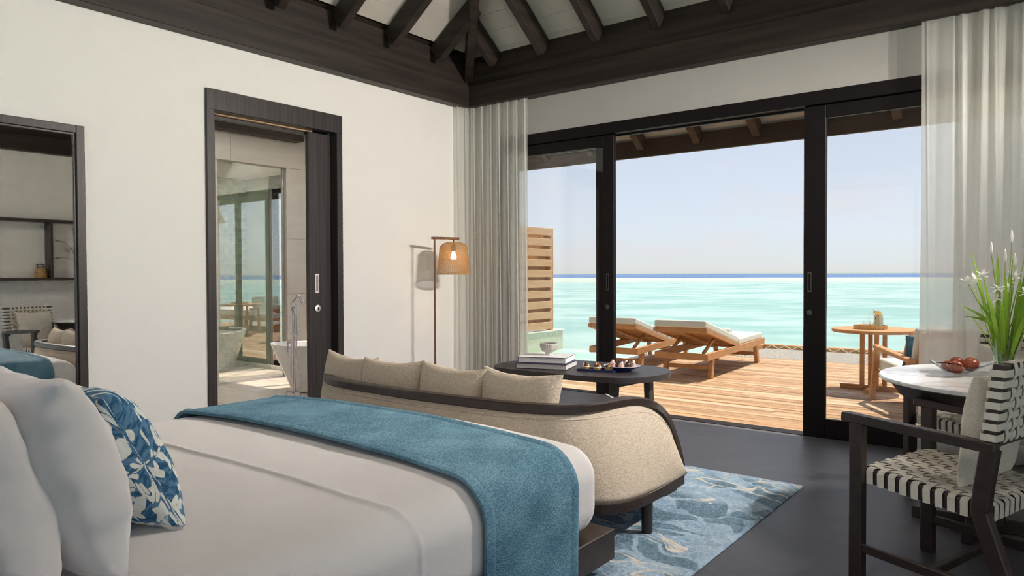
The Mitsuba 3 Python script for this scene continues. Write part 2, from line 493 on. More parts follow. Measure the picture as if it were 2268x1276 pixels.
scene['leaf_green'] = {'type': 'principledthin', 'base_color': proc(lambda p, n, uv: mix((.13, .30, .025), (.42, .62, .10), fbm(p.x * 30, p.y * 30, p.z * 6))), 'roughness': .45, 'diff_trans': .9, 'spec_trans': 0.0}
scene['petal_white'] = {'type': 'principledthin', 'base_color': rgb(.90, .90, .86), 'roughness': .6, 'diff_trans': .8, 'spec_trans': 0.0}
mat('stem_green', base_color=rgb(.30, .42, .08), roughness=.5)
SHEER = {'type': 'principledthin', 'base_color': rgb(.80, .795, .755), 'roughness': .9, 'diff_trans': 1.0, 'spec_trans': 0.0}
scene['sheer_linen'] = {'type': 'mask', 'opacity': .74, 'bsdf': SHEER}


def sea_fn(p, n, uv):
    r = dr.sqrt(p.x * p.x + p.y * p.y)
    th = dr.atan2(p.x, p.y)
    w = fbm(th * 9, r * .004, 1.0, octaves=3) - .5
    rr = r * (1 + .25 * w)
    st = noise(p.x * .35 + p.y * .25, p.y * .45 - p.x * .35, 3.0) * .5 + noise(p.x * .11 + p.y * .08, p.y * .16 - p.x * .12, 6.0) * .5
    lag = mix((.175, .375, .355), (.31, .50, .48), smoothstep(.2, .8, st))
    near = mix((.30, .46, .42) , lag, smoothstep(12, 40, rr))
    pale = mix(near, (.39, .50, .42), smoothstep(190, 330, rr))
    deep = mix((.018, .085, .26), (.03, .12, .33), noise(p.x * .02, p.y * .02))
    return mix(pale, deep, smoothstep(500, 560, rr))


def wave_fn(p, n, uv):
    a = fbm(p.x * .8, p.y * 1.7, 1.0, octaves=3)
    b = fbm(p.x * 3.3 + 9, p.y * 5.2, 2.0, octaves=2)
    return a * 1.0 + b * .25


bumped('sea_water', wave_fn, .16, .03, base_color=proc(sea_fn), roughness=.22, specular=.35)
bumped('pool_water', lambda p, n, uv: fbm(p.x * 3, p.y * 4, 1.0, octaves=3), .05, .01,
       base_color=proc(lambda p, n, uv: mix((.20, .52, .44), (.42, .66, .58), fbm(p.x * 2, p.y * 6, 1.0))), roughness=.12, specular=.4)

# ------------------------------------------------------------------ room shell
W, D, R, REAR = 5.019, 5.725, 1.0, -1.7
ZB0, ZB1, ZC = 2.97, 3.185, 3.478          # lower wall beam, ceiling line on the walls
BP = 0.12                                  # how far the lower beam stands proud
TAN = math.tan(math.radians(36.0))

fl = box(-W, R + .15, REAR - .15, D + .02, -.12, 0)
add('floor', fl, 'floor_concrete', label='dark grey polished concrete floor of the bedroom', kind='structure')
DOOR = (2.862, -.01, 4.0, 2.51)
add('wall_left', wall_panel(0, -W - .16, -W, (REAR - .15, 0, D + .16, ZC), [DOOR]), 'plaster', label='white plastered wall with the mirror and the bathroom door', kind='structure')
OX0, OX1 = -4.60, 0.20
add('wall_back', join(wall_panel(1, D, D + .16, (-W, 0, R + .15, ZC), [(OX0, -.01, OX1, 2.626)])), 'plaster_back_shaded', label='wall above and beside the sliding glass doors', kind='structure')
add('wall_right', wall_panel(0, R, R + .15, (REAR - .15, 0, D, ZC), [(-1.45, .05, 2.6, 2.6)]), 'plaster', label='white wall on the right with the shelf seen in the mirror', kind='structure')
add('wall_rear', wall_panel(1, REAR - .15, REAR, (-W, 0, R, ZC), [(-4.8, .05, .8, 2.75)]), 'plaster', label='wall behind the bed with a wide window added for fill light', kind='structure')


def window(name, axis, c, a0, a1, z0, z1, n, label):
    fr = []
    fw = .06

    def b(a, e, z, zz):
        return box(c - .03, c + .03, a, e, z, zz) if axis == 0 else box(a, e, c - .03, c + .03, z, zz)
    fr += [b(a0, a1, z0, z0 + fw), b(a0, a1, z1 - fw, z1), b(a0, a0 + fw, z0, z1), b(a1 - fw, a1, z0, z1)]
    for k in range(1, n):
        x = a0 + (a1 - a0) * k / n
        fr.append(b(x - fw / 2, x + fw / 2, z0, z1))
    add(name, join(fr), 'slider_wood', kind='structure', label=label)
    if axis == 0:
        g = grid_mesh(np.array([[[c, a0, z0], [c, a1, z0]], [[c, a0, z1], [c, a1, z1]]], float))
    else:
        g = grid_mesh(np.array([[[a0, c, z0], [a1, c, z0]], [[a0, c, z1], [a1, c, z1]]], float))
    add(name + '__pane', g, 'window_glass')


window('window_1', 0, R + .09, -1.45, 2.6, .05, 2.6, 3, 'dark framed window added in the right wall, out of view, for fill light')  # unseen opening, added so daylight fills the room from the right
window('window_2', 1, REAR - .09, -4.8, .8, .05, 2.75, 4, 'dark framed window added in the rear wall, out of view, for fill light')  # unseen too, added to let more daylight in from behind

# beams along the wall tops, then the set-back boards above them, rafters and ceiling boards
xl, xr, yb, yr = -W, R, D, REAR
add('ceiling__beam', box(xl, xl + BP, yr, yb, ZB0, ZB1, .004), 'beam_wood')
add('ceiling__beam', box(xl + BP, xr - BP, yb - BP, yb, ZB0, ZB1, .004), 'beam_wood_x')
add('ceiling__beam', box(xr - BP, xr, yr, yb, ZB0, ZB1, .004), 'beam_wood')
add('ceiling__beam', box(xl + BP, xr - BP, yr, yr + BP, ZB0, ZB1, .004), 'beam_wood_x')
add('ceiling__wall_plate', box(xl, xl + .025, yr, yb, ZB1, ZC + .02), 'beam_wood')
add('ceiling__wall_plate', box(xl + .025, xr - .025, yb - .025, yb, ZB1, ZC + .02), 'beam_wood_x')
add('ceiling__wall_plate', box(xr - .025, xr, yr, yb, ZB1, ZC + .02), 'beam_wood')
add('ceiling__wall_plate', box(xl + .025, xr - .025, yr, yr + .025, ZB1, ZC + .02), 'beam_wood_x')

half = (xr - xl) / 2
cx = (xl + xr) / 2
zr = ZC + half * TAN
ya, yc = yr + half, yb - half              # ridge ends
EAVE = 1.13


def slope_z(d):
    return ZC + d * TAN


CT, CS = math.cos(math.atan(TAN)), math.sin(math.atan(TAN))
NB = 0.150
k = 0
d = -EAVE
while d < half - .02:
    d1 = min(d + NB, half)
    g = .004
    e0, e1 = d + g / CT * CT, d1
    mt = 'ceiling_paint' if k % 2 == 0 else 'ceiling_paint_b'
    th = .025

    def board(c):          # quadrilateral under side (4 pts) extruded upwards
        c = np.array(c, float)
        up = c + [0, 0, th]
        return trimesh.convex.convex_hull(np.vstack([c, up]))
    ex0, ex1 = max(e0, 0), max(e1, 0)
    # sea side: runs on over the eave
    if e0 >= 0 or True:
        xa0, xa1 = (xl + e0, xr - e0)
        xb0, xb1 = (xl + e1, xr - e1)
        if e0 < -1e-6:
            xa0 = xb0 = xl - EAVE + .0
            xa1 = xb1 = xr + EAVE
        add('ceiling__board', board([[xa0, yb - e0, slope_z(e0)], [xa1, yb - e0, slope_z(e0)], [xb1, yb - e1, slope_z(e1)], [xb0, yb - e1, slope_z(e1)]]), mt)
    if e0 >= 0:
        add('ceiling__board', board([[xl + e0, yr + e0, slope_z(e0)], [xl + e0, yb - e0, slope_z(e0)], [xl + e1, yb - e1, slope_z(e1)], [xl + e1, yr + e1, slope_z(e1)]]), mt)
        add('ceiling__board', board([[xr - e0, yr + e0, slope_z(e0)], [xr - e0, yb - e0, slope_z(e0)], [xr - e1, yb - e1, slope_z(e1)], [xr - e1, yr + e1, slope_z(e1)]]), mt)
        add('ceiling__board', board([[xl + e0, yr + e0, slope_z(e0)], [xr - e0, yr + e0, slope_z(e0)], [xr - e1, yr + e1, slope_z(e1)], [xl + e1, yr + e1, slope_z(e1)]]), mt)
    d = d1
    k += 1
# roof deck over the boards
H0 = np.array([[xl - EAVE, yb + EAVE, slope_z(-EAVE)], [xr + EAVE, yb + EAVE, slope_z(-EAVE)], [xr + .3, yr - .3, ZC - .3 * TAN], [xl - .3, yr - .3, ZC - .3 * TAN], [cx, ya, zr], [cx, yc, zr]])
roofs = []
for q in ([0, 1, 5], [1, 2, 4, 5], [2, 3, 4], [3, 0, 5, 4]):
    c = H0[q] + [0, 0, .045]
    roofs.append(trimesh.convex.convex_hull(np.vstack([c, c + [0, 0, .06]])))
add('ceiling', join(roofs), 'beam_wood', label='hipped white boarded ceiling with dark rafters over the bedroom', kind='structure')

RW, RH = .075, .182                         # rafter width, depth below the boards


def rafter(P0, dirh, L):
    """from the wall line up the slope; dirh horizontal unit vector"""
    dv = np.array([dirh[0] * CT, dirh[1] * CT, CS])
    nrm = np.array([-dirh[0] * CS, -dirh[1] * CS, CT])
    a = np.array(P0, float) - nrm * (RH / 2 + .002)
    return bar(a, a + dv * L, RW, RH, .006, up=nrm)


for x in np.arange(-4.586, xr - .3, .6):
    L = min(x - xl, xr - x)
    L = L / CT
    add('ceiling__rafter', rafter((x, yb - .02, ZC), (0, -1), min(L, half / CT) - .06), 'beam_wood')
for y in np.arange(5.17 - .6 * 11, yb - .3, .6):
    if y < yr + .3:
        continue
    L = min(y - yr, yb - y, half) / CT
    add('ceiling__rafter', rafter((xl + .02, y, ZC), (1, 0), L - .06), 'beam_wood_x')
    add('ceiling__rafter', rafter((xr - .02, y, ZC), (-1, 0), L - .06), 'beam_wood_x')
for (px, py, sx, sy) in ((xl, yb, 1, -1), (xr, yb, -1, -1), (xl, yr, 1, 1), (xr, yr, -1, 1)):
    a = np.array([px + sx * .02, py + sy * .02, ZC - .14])
    b = np.array([px + sx * half, py + sy * half, zr - .14])
    add('ceiling__hip_rafter', bar(a, b, .085, .20, .006), 'beam_wood')
add('ceiling__ridge_beam', box(cx - .05, cx + .05, ya, yc, zr - .3, zr - .05), 'beam_wood')

# eave outside: rafter tails and fascia
YF = yb + EAVE
for x in (-4.76, -4.16, -3.56, -2.94, -2.35, -1.755, -1.16, -.56, .04, .64, 1.24):
    a = np.array([x, yb + .05, slope_z(-.05) - .085])
    b = np.array([x, YF - .03, slope_z(-EAVE + .03) - .085])
    add('trim_1__rafter_tail', bar(a, b, .075, .13, .004), 'eave_wood')
add('trim_1', box(xl - EAVE, xr + EAVE, YF - .04, YF, 2.475, 2.655, .004), 'eave_wood', label='dark timber eave board with rafter tails above the deck', kind='structure')

gp, gx_, gy_, gz_, gr_ = 'added_globe', -.95, 1.5, 2.85, .28  # unseen lamp, added to lift the light in the room
tag(gp, label='large pale globe lamp added out of view to brighten the room', cat='pendant lamp')
add(gp + '__cord', tube(np.array([[gx_, gy_, gz_ + gr_ + .01], [gx_, gy_, slope_z(xr - gx_) - .02]]), .005, 6), 'beam_wood')
add(gp + '__globe', moved(trimesh.creation.icosphere(3, gr_), gx_, gy_, gz_), 'plastic_white', smooth=True, emitter={'type': 'area', 'radiance': rgb(FILL_GLOBE)})
# added fill spots under the right wall beam, turned into the room
for i in range(4):
    key = 'fill_spotlight' if i == 0 else f'fill_spotlight_{i:03d}'
    o = np.array([xr - .10, 4.50 + .19 * i, 2.86])
    t_ = np.array([-4.6, 2.9 + .35 * i, 1.15])
    dd = (t_ - o) / np.linalg.norm(t_ - o)
    tag(key, label=['small black fill lamp added under the right wall beam, farthest from the curtain', 'second small black lamp of the added fill row under the right wall beam', 'third small black lamp of the added fill row under the right wall beam', 'small black fill lamp added under the right wall beam, nearest to the curtain'][i], cat='fill_spotlight', group='fill lamps added under the right wall beam')
    hd = lathe([(0, -.09), (.03, -.09), (.034, -.08), (.034, .0), (.030, .0), (.030, -.01), (0, -.01)], 20)
    hd.apply_transform(frame_to(o - dd * .012, dd))
    add(key + '__head', hd, 'black_metal', smooth=30)
    add(key + '__stem', tube(np.array([o - dd * .06, [o[0] - .0, o[1] + .0, 2.972]]), .006, 8), 'black_metal')
    scene[key + '_beam'] = {'type': 'spot', 'to_world': T().look_at(origin=[float(v) for v in o], target=[float(v) for v in t_], up=[0, 0, 1]), 'intensity': rgb(FILL_SPOT), 'cutoff_angle': 44.0, 'beam_width': 26.0}

# ------------------------------------------------------------------ sliding glass doors
add('trim_2', join(box(OX0, OX1, D - .012, D + .16, 2.524, 2.626, .003), box(OX0, OX1, D + .075, D + .11, 2.508, 2.53, .002), box(OX0 - .005, OX0 + .06, D - .01, D + .16, 0, 2.53, .003), box(OX1 - .06, OX1, D - .01, D + .16, 0, 2.53, .003)),
    'slider_wood', label='dark header and jambs of the sliding glass doors', kind='structure')
add('trim_2__threshold', box(OX0, OX1, D + .022, D + .16, -.04, .004), 'slider_wood')


def leaf(name, x0, x1, y, sl, sr, label, bot=.146, top=.1):
    t = .045
    parts = [box(x0, x0 + sl, y, y + t, .006, 2.52, .004), box(x1 - sr, x1, y, y + t, .006, 2.52, .004)]
    add(name, join(parts), 'slider_wood', kind='structure', label=label)
    add(name + '__rail', box(x0 + sl, x1 - sr, y, y + t, .006, bot, .003), 'slider_wood')
    add(name + '__rail', box(x0 + sl, x1 - sr, y, y + t, 2.52 - top, 2.52, .003), 'slider_wood')
    add(name + '__pane', grid_mesh(np.array([[[x0 + sl, y + t / 2, bot], [x1 - sr, y + t / 2, bot]], [[x0 + sl, y + t / 2, 2.52 - top], [x1 - sr, y + t / 2, 2.52 - top]]])), 'window_glass')
    return name


leaf('door_1', -4.53, -3.397, D + .075, .1, .11, 'fixed glass door leaf left of the opening')
leaf('door_2', -4.54, -3.283, D + .015, .1, .114, 'sliding glass door leaf parked at the left of the opening')
leaf('door_3', -1.621, .14, D + .015, .16, .16, 'sliding glass door leaf with tall bottom rail right of the opening')


def flush_pull(parent, x, y, z, w=.028, h=.155):
    """recessed door pull on a face looking to -y"""
    fr = [box(x - w / 2, x - w / 2 + .006, y - .004, y + .002, z - h / 2, z + h / 2), box(x + w / 2 - .006, x + w / 2, y - .004, y + .002, z - h / 2, z + h / 2),
          box(x - w / 2, x + w / 2, y - .004, y + .002, z - h / 2, z - h / 2 + .012), box(x - w / 2, x + w / 2, y - .004, y + .002, z + h / 2 - .012, z + h / 2)]
    add(parent + '__pull', join(fr), 'gunmetal', label='recessed door pull')


mat('gunmetal', base_color=rgb(.10, .09, .085), roughness=.4, metallic=.7)
flush_pull('door_2', -3.345, D + .015, 1.18)
flush_pull('door_3', -1.575, D + .015, 1.185)
lk = lathe([(0, 0), (.018, 0), (.021, .004), (.021, .008), (.0, .010)], 24)
add('door_3__lock', moved(lk, -1.575, D + .016, .95, M=trimesh.transformations.rotation_matrix(PI / 2, [1, 0, 0])), 'gunmetal', smooth=30, label='round lock')
add('door_2__lock', moved(lk, -3.345, D + .016, .95, M=trimesh.transformations.rotation_matrix(PI / 2, [1, 0, 0])), 'gunmetal', smooth=30, label='round lock')

# ------------------------------------------------------------------ bathroom door casing and pocket door
JW = .063
add('trim_3', join(box(-W - .17, -W + .022, 2.807, 2.872, 0, 2.50, .003), box(-W - .0, -W + .024, 2.807, 4.050, 2.474, 2.626, .003), box(-W - .17, -W + .022, 3.99, 4.050, 0, 2.474, .003),
                    box(-W - .16, -W - .105, 2.872, 3.99, 2.44, 2.50), box(-W - .06, -W - .0, 2.872, 3.99, 2.474, 2.50)),
    'door_wood', label='dark timber casing of the bathroom doorway', kind='structure')
add('trim_3__track', box(-W - .10, -W - .065, 2.872, 3.80, 2.462, 2.474), 'teak_pale', label='pale sliding track')
add('door_4', box(-W - .105, -W - .062, 3.755, 4.9, .012, 2.46, .003), 'door_wood', label='dark timber pocket door slid most of the way into the wall', kind='structure')
xf = -W - .062
add('door_4__pull', join(box(xf - .001, xf + .004, 3.815, 3.822, 1.10, 1.262), box(xf - .001, xf + .004, 3.845, 3.852, 1.10, 1.262), box(xf - .001, xf + .004, 3.815, 3.852, 1.10, 1.112), box(xf - .001, xf + .004, 3.815, 3.852, 1.25, 1.262)), 'brushed_steel', label='brushed steel flush pull')
add('door_4__pull__recess', box(xf - .004, xf + .0015, 3.822, 3.845, 1.112, 1.25), 'tray_shade')
mat('tray_shade', base_color=rgb(.30, .27, .22), roughness=.5)
lk2 = lathe([(0, 0), (.026, 0), (.030, .004), (.030, .010), (.012, .013), (.0, .013)], 28)
add('door_4__lock', moved(lk2, xf, 3.835, .967, M=trimesh.transformations.rotation_matrix(PI / 2, [0, 1, 0])), 'brushed_steel', smooth=30, label='round steel lock cylinder')
add('door_4__lock__keyhole', box(xf + .0125, xf + .0145, 3.830, 3.840, .955, .979, .002), 'black_metal')
add('door_4__strike', box(-W - .104, -W - .1065, 3.765, 3.79, .78, .98), 'brushed_steel')

# ------------------------------------------------------------------ bathroom behind the left wall
BX = -7.6
WY = 5.60
add('floor_bathroom', box(-8.95, -W, 2.6, WY + .15, -.12, -.006), 'grout', label='pale stone tiled bathroom floor', kind='structure')
for i, x in enumerate(np.arange(-8.95, -W - .1, .60)):
    for j, y in enumerate(np.arange(2.6, WY, .60)):
        x1, y1 = min(x + .596, -W - .002), min(y + .596, WY)
        if x1 - x > .02:
            add('floor_bathroom__tile', box(x, x1, y, y1, -.02, 0, .002), 'floor_tile')
GO = (4.390, 5.295, 0.0, 2.565)
back = wall_panel(0, BX - .12, BX - .012, (2.6, 0, WY, 3.0), [(GO[0], GO[2], GO[1], GO[3])])
add('wall_bathroom', back, 'grout', label='stone clad bathroom wall with a glass shower opening', kind='structure')
ti = 0
zc = [0, .40, 1.08, 1.76, 2.44, 3.0]
zs = [0, .37, 1.02, 1.70, 2.565, 3.0]
for j in range(5):
    ys = [2.6, 3.37, 4.552 if zs[j] >= 2.5 else 4.39, 5.295 if zs[j] < 2.5 else WY, WY]
    for a, b in zip(ys[:-1], ys[1:]):
        if b - a < .02:
            continue
        if zs[j] < 2.5 and abs(a - 4.39) < 1e-6:
            continue
        add('wall_bathroom__tile', box(BX - .012, BX, a + .0015, b - .0015, zs[j] + .0015, zs[j + 1] - .0015, .001), 'stone_tile' if (j + ti) % 2 else 'stone_tile_b')
        ti += 1
add('trim_4', box(BX, BX + .16, 2.6, 5.44, 2.885, 3.02, .004), 'beam_wood', label='dark beam along the top of the bathroom wall', kind='structure')
add('ceiling_bathroom', box(-8.95, -W - .16, 2.6, WY + .15, 3.02, 3.08), 'plaster', label='white bathroom ceiling', kind='structure')
add('wall_bathroom_near', box(-8.95, -W - .16, 2.5, 2.6, 0, 3.02), 'plaster', label='white bathroom wall', kind='structure')
add('wall_bathroom_sea', wall_panel(1, WY, WY + .15, (-8.95, 0, -W - .16, 3.02), [(-8.42, .05, -7.80, 2.40), (-7.50, .05, -5.30, 2.40)]), 'plaster', label='bathroom wall with windows to the sea', kind='structure')
add('wall_shower', box(-9.05, -8.95, 2.5, WY + .15, 0, 3.02), 'mosaic_grout', label='green mosaic shower wall', kind='structure')
# mosaic: tiles too small to pick apart at this distance
tl, TS = [], .07
for y in np.arange(3.0, WY - .01, TS):
    for z in np.arange(0.01, 2.56, TS):
        c = [(-8.95, y + .004, z + .004), (-8.95, y + TS - .003, z + .004), (-8.95, y + TS - .003, z + TS - .003), (-8.95, y + .004, z + TS - .003)]
        tl.append(c)
V = []
F = []
for c in tl:
    o = len(V)
    V += [(x, y, z) for x, y, z in c] + [(x + .004, y, z) for x, y, z in c]
    F += [(o + 4, o + 5, o + 6), (o + 4, o + 6, o + 7), (o, o + 4, o + 7), (o, o + 7, o + 3), (o + 1, o + 2, o + 6), (o + 1, o + 6, o + 5), (o + 3, o + 7, o + 6), (o + 3, o + 6, o + 2), (o, o + 1, o + 5), (o, o + 5, o + 4)]
add('wall_shower__mosaic', trimesh.Trimesh(V, F, process=False), 'mosaic_green', kind='stuff', label='small green mosaic tiles')
for x0, x1 in ((-8.945, -8.42), (-7.80, -7.725)):
    add('wall_shower__panel', box(x0, x1, WY - .012, WY, 0, 2.56), 'mosaic_plain', label='plain green wall panel')
add('wall_shower__panel', box(-8.42, -7.80, WY - .012, WY, 2.40, 2.56), 'slider_wood')
mat('mosaic_plain', base_color=rgb(.42, .50, .40), roughness=.4)
add('ceiling_shower', box(-8.95, BX - .12, 2.6, WY, 2.56, 2.60), 'plaster', label='white shower ceiling', kind='structure')
gx = BX - .06
add('window_3', join(box(gx - .008, gx + .008, GO[0], GO[1], 0, .02), box(gx - .008, gx + .008, GO[0], GO[0] + .012, 0, GO[3]), box(gx - .008, gx + .008, GO[1] - .012, GO[1], 0, GO[3])), 'brushed_steel', kind='structure', label='glass shower screen reflecting the sea')
add('window_3__pane', grid_mesh(np.array([[[gx, GO[0], .02], [gx, GO[1], .02]], [[gx, GO[0], GO[3]], [gx, GO[1], GO[3]]]])), 'coated_glass')
window('window_4', 1, WY + .07, -8.42, -7.80, .05, 2.40, 1, 'dark framed window of the shower')
window('window_5', 1, WY + .07, -7.50, -5.30, .05, 2.40, 3, 'dark framed bathroom window beside the tub')

# ------------------------------------------------------------------ outside: sea, deck, pool
a = np.linspace(0, 2 * PI, 129)[:-1]
rad = np.concatenate([[0.0], np.geomspace(6, 9000, 40)])
P = np.stack([rad[:, None] * np.cos(a), rad[:, None] * np.sin(a), np.full((len(rad), len(a)), -1.5)], -1)
P = np.concatenate([P, P[:, :1]], 1)
sea = grid_mesh(P)
if sea.face_normals[200][2] < 0:
    sea.invert()
add('sea', sea, 'sea_water', label='turquoise lagoon with a pale reef edge and deep blue water at the horizon', cat='sea', kind='stuff')

DX0, DX1, DY0, DY1 = -5.20, 2.6, D + .165, 10.72
PLW = .142
add('deck', join(box(-9.4, DX1, DY0, 7.15, -.16, -.03), box(DX0, DX1, 7.1, DY1 - .02, -.16, -.03)), 'beam_wood_x', label='teak plank deck outside the sliding doors', kind='structure')
row = 0
y = DY0 + .003
while y < DY1 - .05:
    w = min(PLW, DY1 - y)
    x0 = -9.4 if y < 7.1 else DX0 + .12
    x = x0 - rng.uniform(0, 2.2)
    while x < DX1:
        L = rng.choice([2.1, 2.7, 3.3])
        a0, a1 = max(x, x0), min(x + L, DX1)
        if a1 - a0 > .05:
            add('deck__plank', box(a0 + .0015, a1 - .0015, y, y + w - .006, -.03, rng.uniform(-.0012, .0012), .003), DECK[int(rng.integers(0, 5))])
        x += L
    y += w
    row += 1
mat('coping', base_color=rgb(.74, .73, .68), roughness=.6)
add('deck__pool_coping', join(box(DX0 - .05, DX0 + .118, 7.12, DY1, -.1, .004, .004)), 'coping', label='pale stone pool edge')
pw = add('plunge_pool', join(box(-6.98, -6.82, 7.10, 10.2, -.9, .30, .004), box(-6.98, DX0 - .05, 10.2, 10.32, -.9, -.03, .004), box(-6.98, DX0 - .05, 7.0, 7.12, -.9, .004, .004), box(-6.98, DX0 - .05, 7.1, 10.3, -.95, -.9)), 'mosaic_pool', label='small tiled plunge pool beside the deck', cat='pool')
add('plunge_pool__water', box(-6.82, DX0 - .05, 7.12, 10.2, -.4, -.025), 'pool_water', label='turquoise pool water')
add('plunge_pool__parapet_cap', box(-7.0, -6.80, 7.05, 10.22, .30, .318, .003), 'coping')

# privacy screen of horizontal slats
ps = 'privacy_screen'
tag(ps, label='teak privacy screen of horizontal slats on the pool wall', cat='screen')
for y in (6.3, 8.1, 9.93):
    add(ps + '__post', box(-6.95, -6.86, y - .045, y + .045, .30 if y > 7 else 0, 2.02, .004), 'teak')
for k in range(10):
    z = .345 + k * .1722
    add(ps + '__slat', box(-6.855, -6.83, 6.25, 9.90, z, z + .118, .003), 'teak_pale')
    if k < 9:
        add(ps + '__back_slat', box(-6.975, -6.952, 6.25, 9.93, z + .086, z + .204, .003), 'teak')

# net over the water
nt = 'overwater_net'
tag(nt, label='rope net slung in a timber frame over the water at the deck edge', cat='hammock net')
add(nt + '__frame_beam', box(-4.3, 2.4, 12.42, 12.56, -.10, .035, .005), 'teak')
add(nt + '__frame_beam', box(-4.3, -4.16, DY1, 12.56, -.10, .035, .005), 'teak')
rp = []
x0, x1, y0, y1, zn = -4.12, 2.3, DY1 + .03, 12.36, -.03
for s in (1, -1):
    for c in np.arange(x0 - 2, x1 + 2, .062):
        p, q = np.array([c, y0]), np.array([c + s * (y1 - y0), y1])
        t0, t1 = 0.0, 1.0
        dxx = q[0] - p[0]
        ts = sorted([(x0 - p[0]) / dxx, (x1 - p[0]) / dxx])
        t0, t1 = max(0, ts[0]), min(1, ts[1])
        if t1 - t0 > .02:
            A, B = p + (q - p) * t0, p + (q - p) * t1
            rp.append(bar((A[0], A[1], zn), (B[0], B[1], zn), .007, .007, 0))
add(nt + '__netting', join(rp), 'rope', kind='stuff', label='white rope netting')
lac = np.array([[x, y1 + .03 + .03 * math.sin(i * PI), -.01 + (.045 if i % 2 else -.02)] for i, x in enumerate(np.arange(x0, x1, .11))])
add(nt + '__lacing', tube(lac, .008, 5), 'rope')


# ------------------------------------------------------------------ sun loungers
def lounger(key, px, py, rz, label):
    """local: x across, y from head (0) to foot (2.1)"""
    tag(key, label, 'sun lounger', 'sun loungers on the deck')

    def A(part, m, b, **kw):
        return add(key + '__' + part, moved(m, px, py, 0, rz), b, **kw)
    w = .66
    for s in (-1, 1):
        A('side_rail', bar((s * (w / 2 - .02), .0, .275), (s * (w / 2 - .02), 2.32, .298), .04, .085, .004), 'teak')
    A('end_rail', box(-w / 2, w / 2, -.02, .025, .237, .313, .004), 'teak')
    A('end_rail', box(-w / 2 + .04, w / 2 - .04, 2.28, 2.32, .26, .333, .004), 'teak')
    for yy, yo in ((.26, .20), (2.02, 2.10)):
        for s in (-1, 1):
            A('leg', bar((s * (w / 2 - .045), yo, 0), (s * (w / 2 - .045), yy, .272), .05, .075, .004, up=(0, 1, 0)), 'teak')
        A('stretcher', bar((-w / 2 + .05, (yy + yo) / 2 - .01, .13), (w / 2 - .05, (yy + yo) / 2 - .01, .13), .03, .05, .003), 'teak')
    # back frame hinged at y=1.16
    hin, top = np.array([0, 1.17, .320]), np.array([0, -.06, .595])
    dv = (top - hin) / np.linalg.norm(top - hin)
    nv = np.array([0, -dv[2], dv[1]])
    nv = nv if nv[2] > 0 else -nv
    Lb = np.linalg.norm(top - hin)
    for s in (-1, 1):
        o = np.array([s * (w / 2 - .02), 0, 0])
        A('back_rail', bar(hin + o, top + o, .04, .05, .003, up=nv), 'teak')
    for q in (.03, .97):
        c = hin + dv * Lb * q
        A('back_rail', bar(c - [w / 2 - .02, 0, 0], c + [w / 2 - .02, 0, 0], .05, .06, .003, up=nv), 'teak')
    c0, c1 = hin + dv * .05 - nv * .03, top - dv * .05 - nv * .03
    A('back_brace', bar(c0, c1, .04, .03, .003, up=nv), 'teak')
    for q in np.linspace(.10, .90, 9):
        c = hin + dv * Lb * q - nv * .006
        A('back_slat', bar(c - [w / 2 - .04, 0, 0], c + [w / 2 - .04, 0, 0], .062, .016, .002, up=nv), 'teak')
    for yy in np.arange(1.24, 2.26, .115):
        A('seat_slat', box(-w / 2 + .04, w / 2 - .04, yy, yy + .075, .308, .326, .002), 'teak')
    for s in (-1, 1):
        A('prop', bar((s * .21, .16, .30), hin + dv * Lb * .52 + [s * .21, 0, -.02], .03, .035, .003), 'teak')
    A('prop', bar((-w / 2 + .02, .16, .275), (w / 2 - .02, .16, .275), .035, .035, .003), 'teak')
    # mattress, bent at the hinge
    def slab(p, q, n, th, ww):
        m = rbox(ww, np.linalg.norm(q - p), th, .022, 8)
        M = np.eye(4)
        yv = (q - p) / np.linalg.norm(q - p)
        M[:3, 0], M[:3, 1], M[:3, 2] = [1, 0, 0], yv, np.cross([1, 0, 0], yv)
        M[:3, 3] = (p + q) / 2 + n * th / 2
        m.apply_transform(M)
        return m
    b0, b1 = hin + dv * .03 + nv * .028, top + dv * .015 + nv * .028
    mt = join(slab(b1, b0, nv, .085, w - .02), slab(np.array([0, 1.17, .327]), np.array([0, 2.24, .338]), np.array([0, 0, 1.0]), .085, w - .02))
    A('mattress', mt, 'outdoor_cushion', smooth=40, label='pale grey green mattress')
    return key


def bolster(key, p, ax, r, L, b, label, cat):
    ax = np.asarray(ax, float) / np.linalg.norm(ax)
    prof = [(0, -L / 2), (r * .8, -L / 2), (r, -L / 2 + .02), (r, L / 2 - .02), (r * .8, L / 2), (0, L / 2)]
    m = lathe(prof, 24)
    m.apply_transform(frame_to(p, ax))
    return add(key, m, b, smooth=40, label=label, cat=cat)


lounger('sun_lounger', -3.645, 7.97, math.radians(3), 'right teak sun lounger, the one fully visible through the door opening')
lounger('sun_lounger_001', -4.61, 8.05, math.radians(6.5), 'left teak sun lounger, half hidden by the door post')
bolster('bolster', [-3.70, 9.03, .49], [1, .05, 0], .06, .5, 'outdoor_cushion', 'pale roll pillow lying on the right sun lounger', 'pillow')

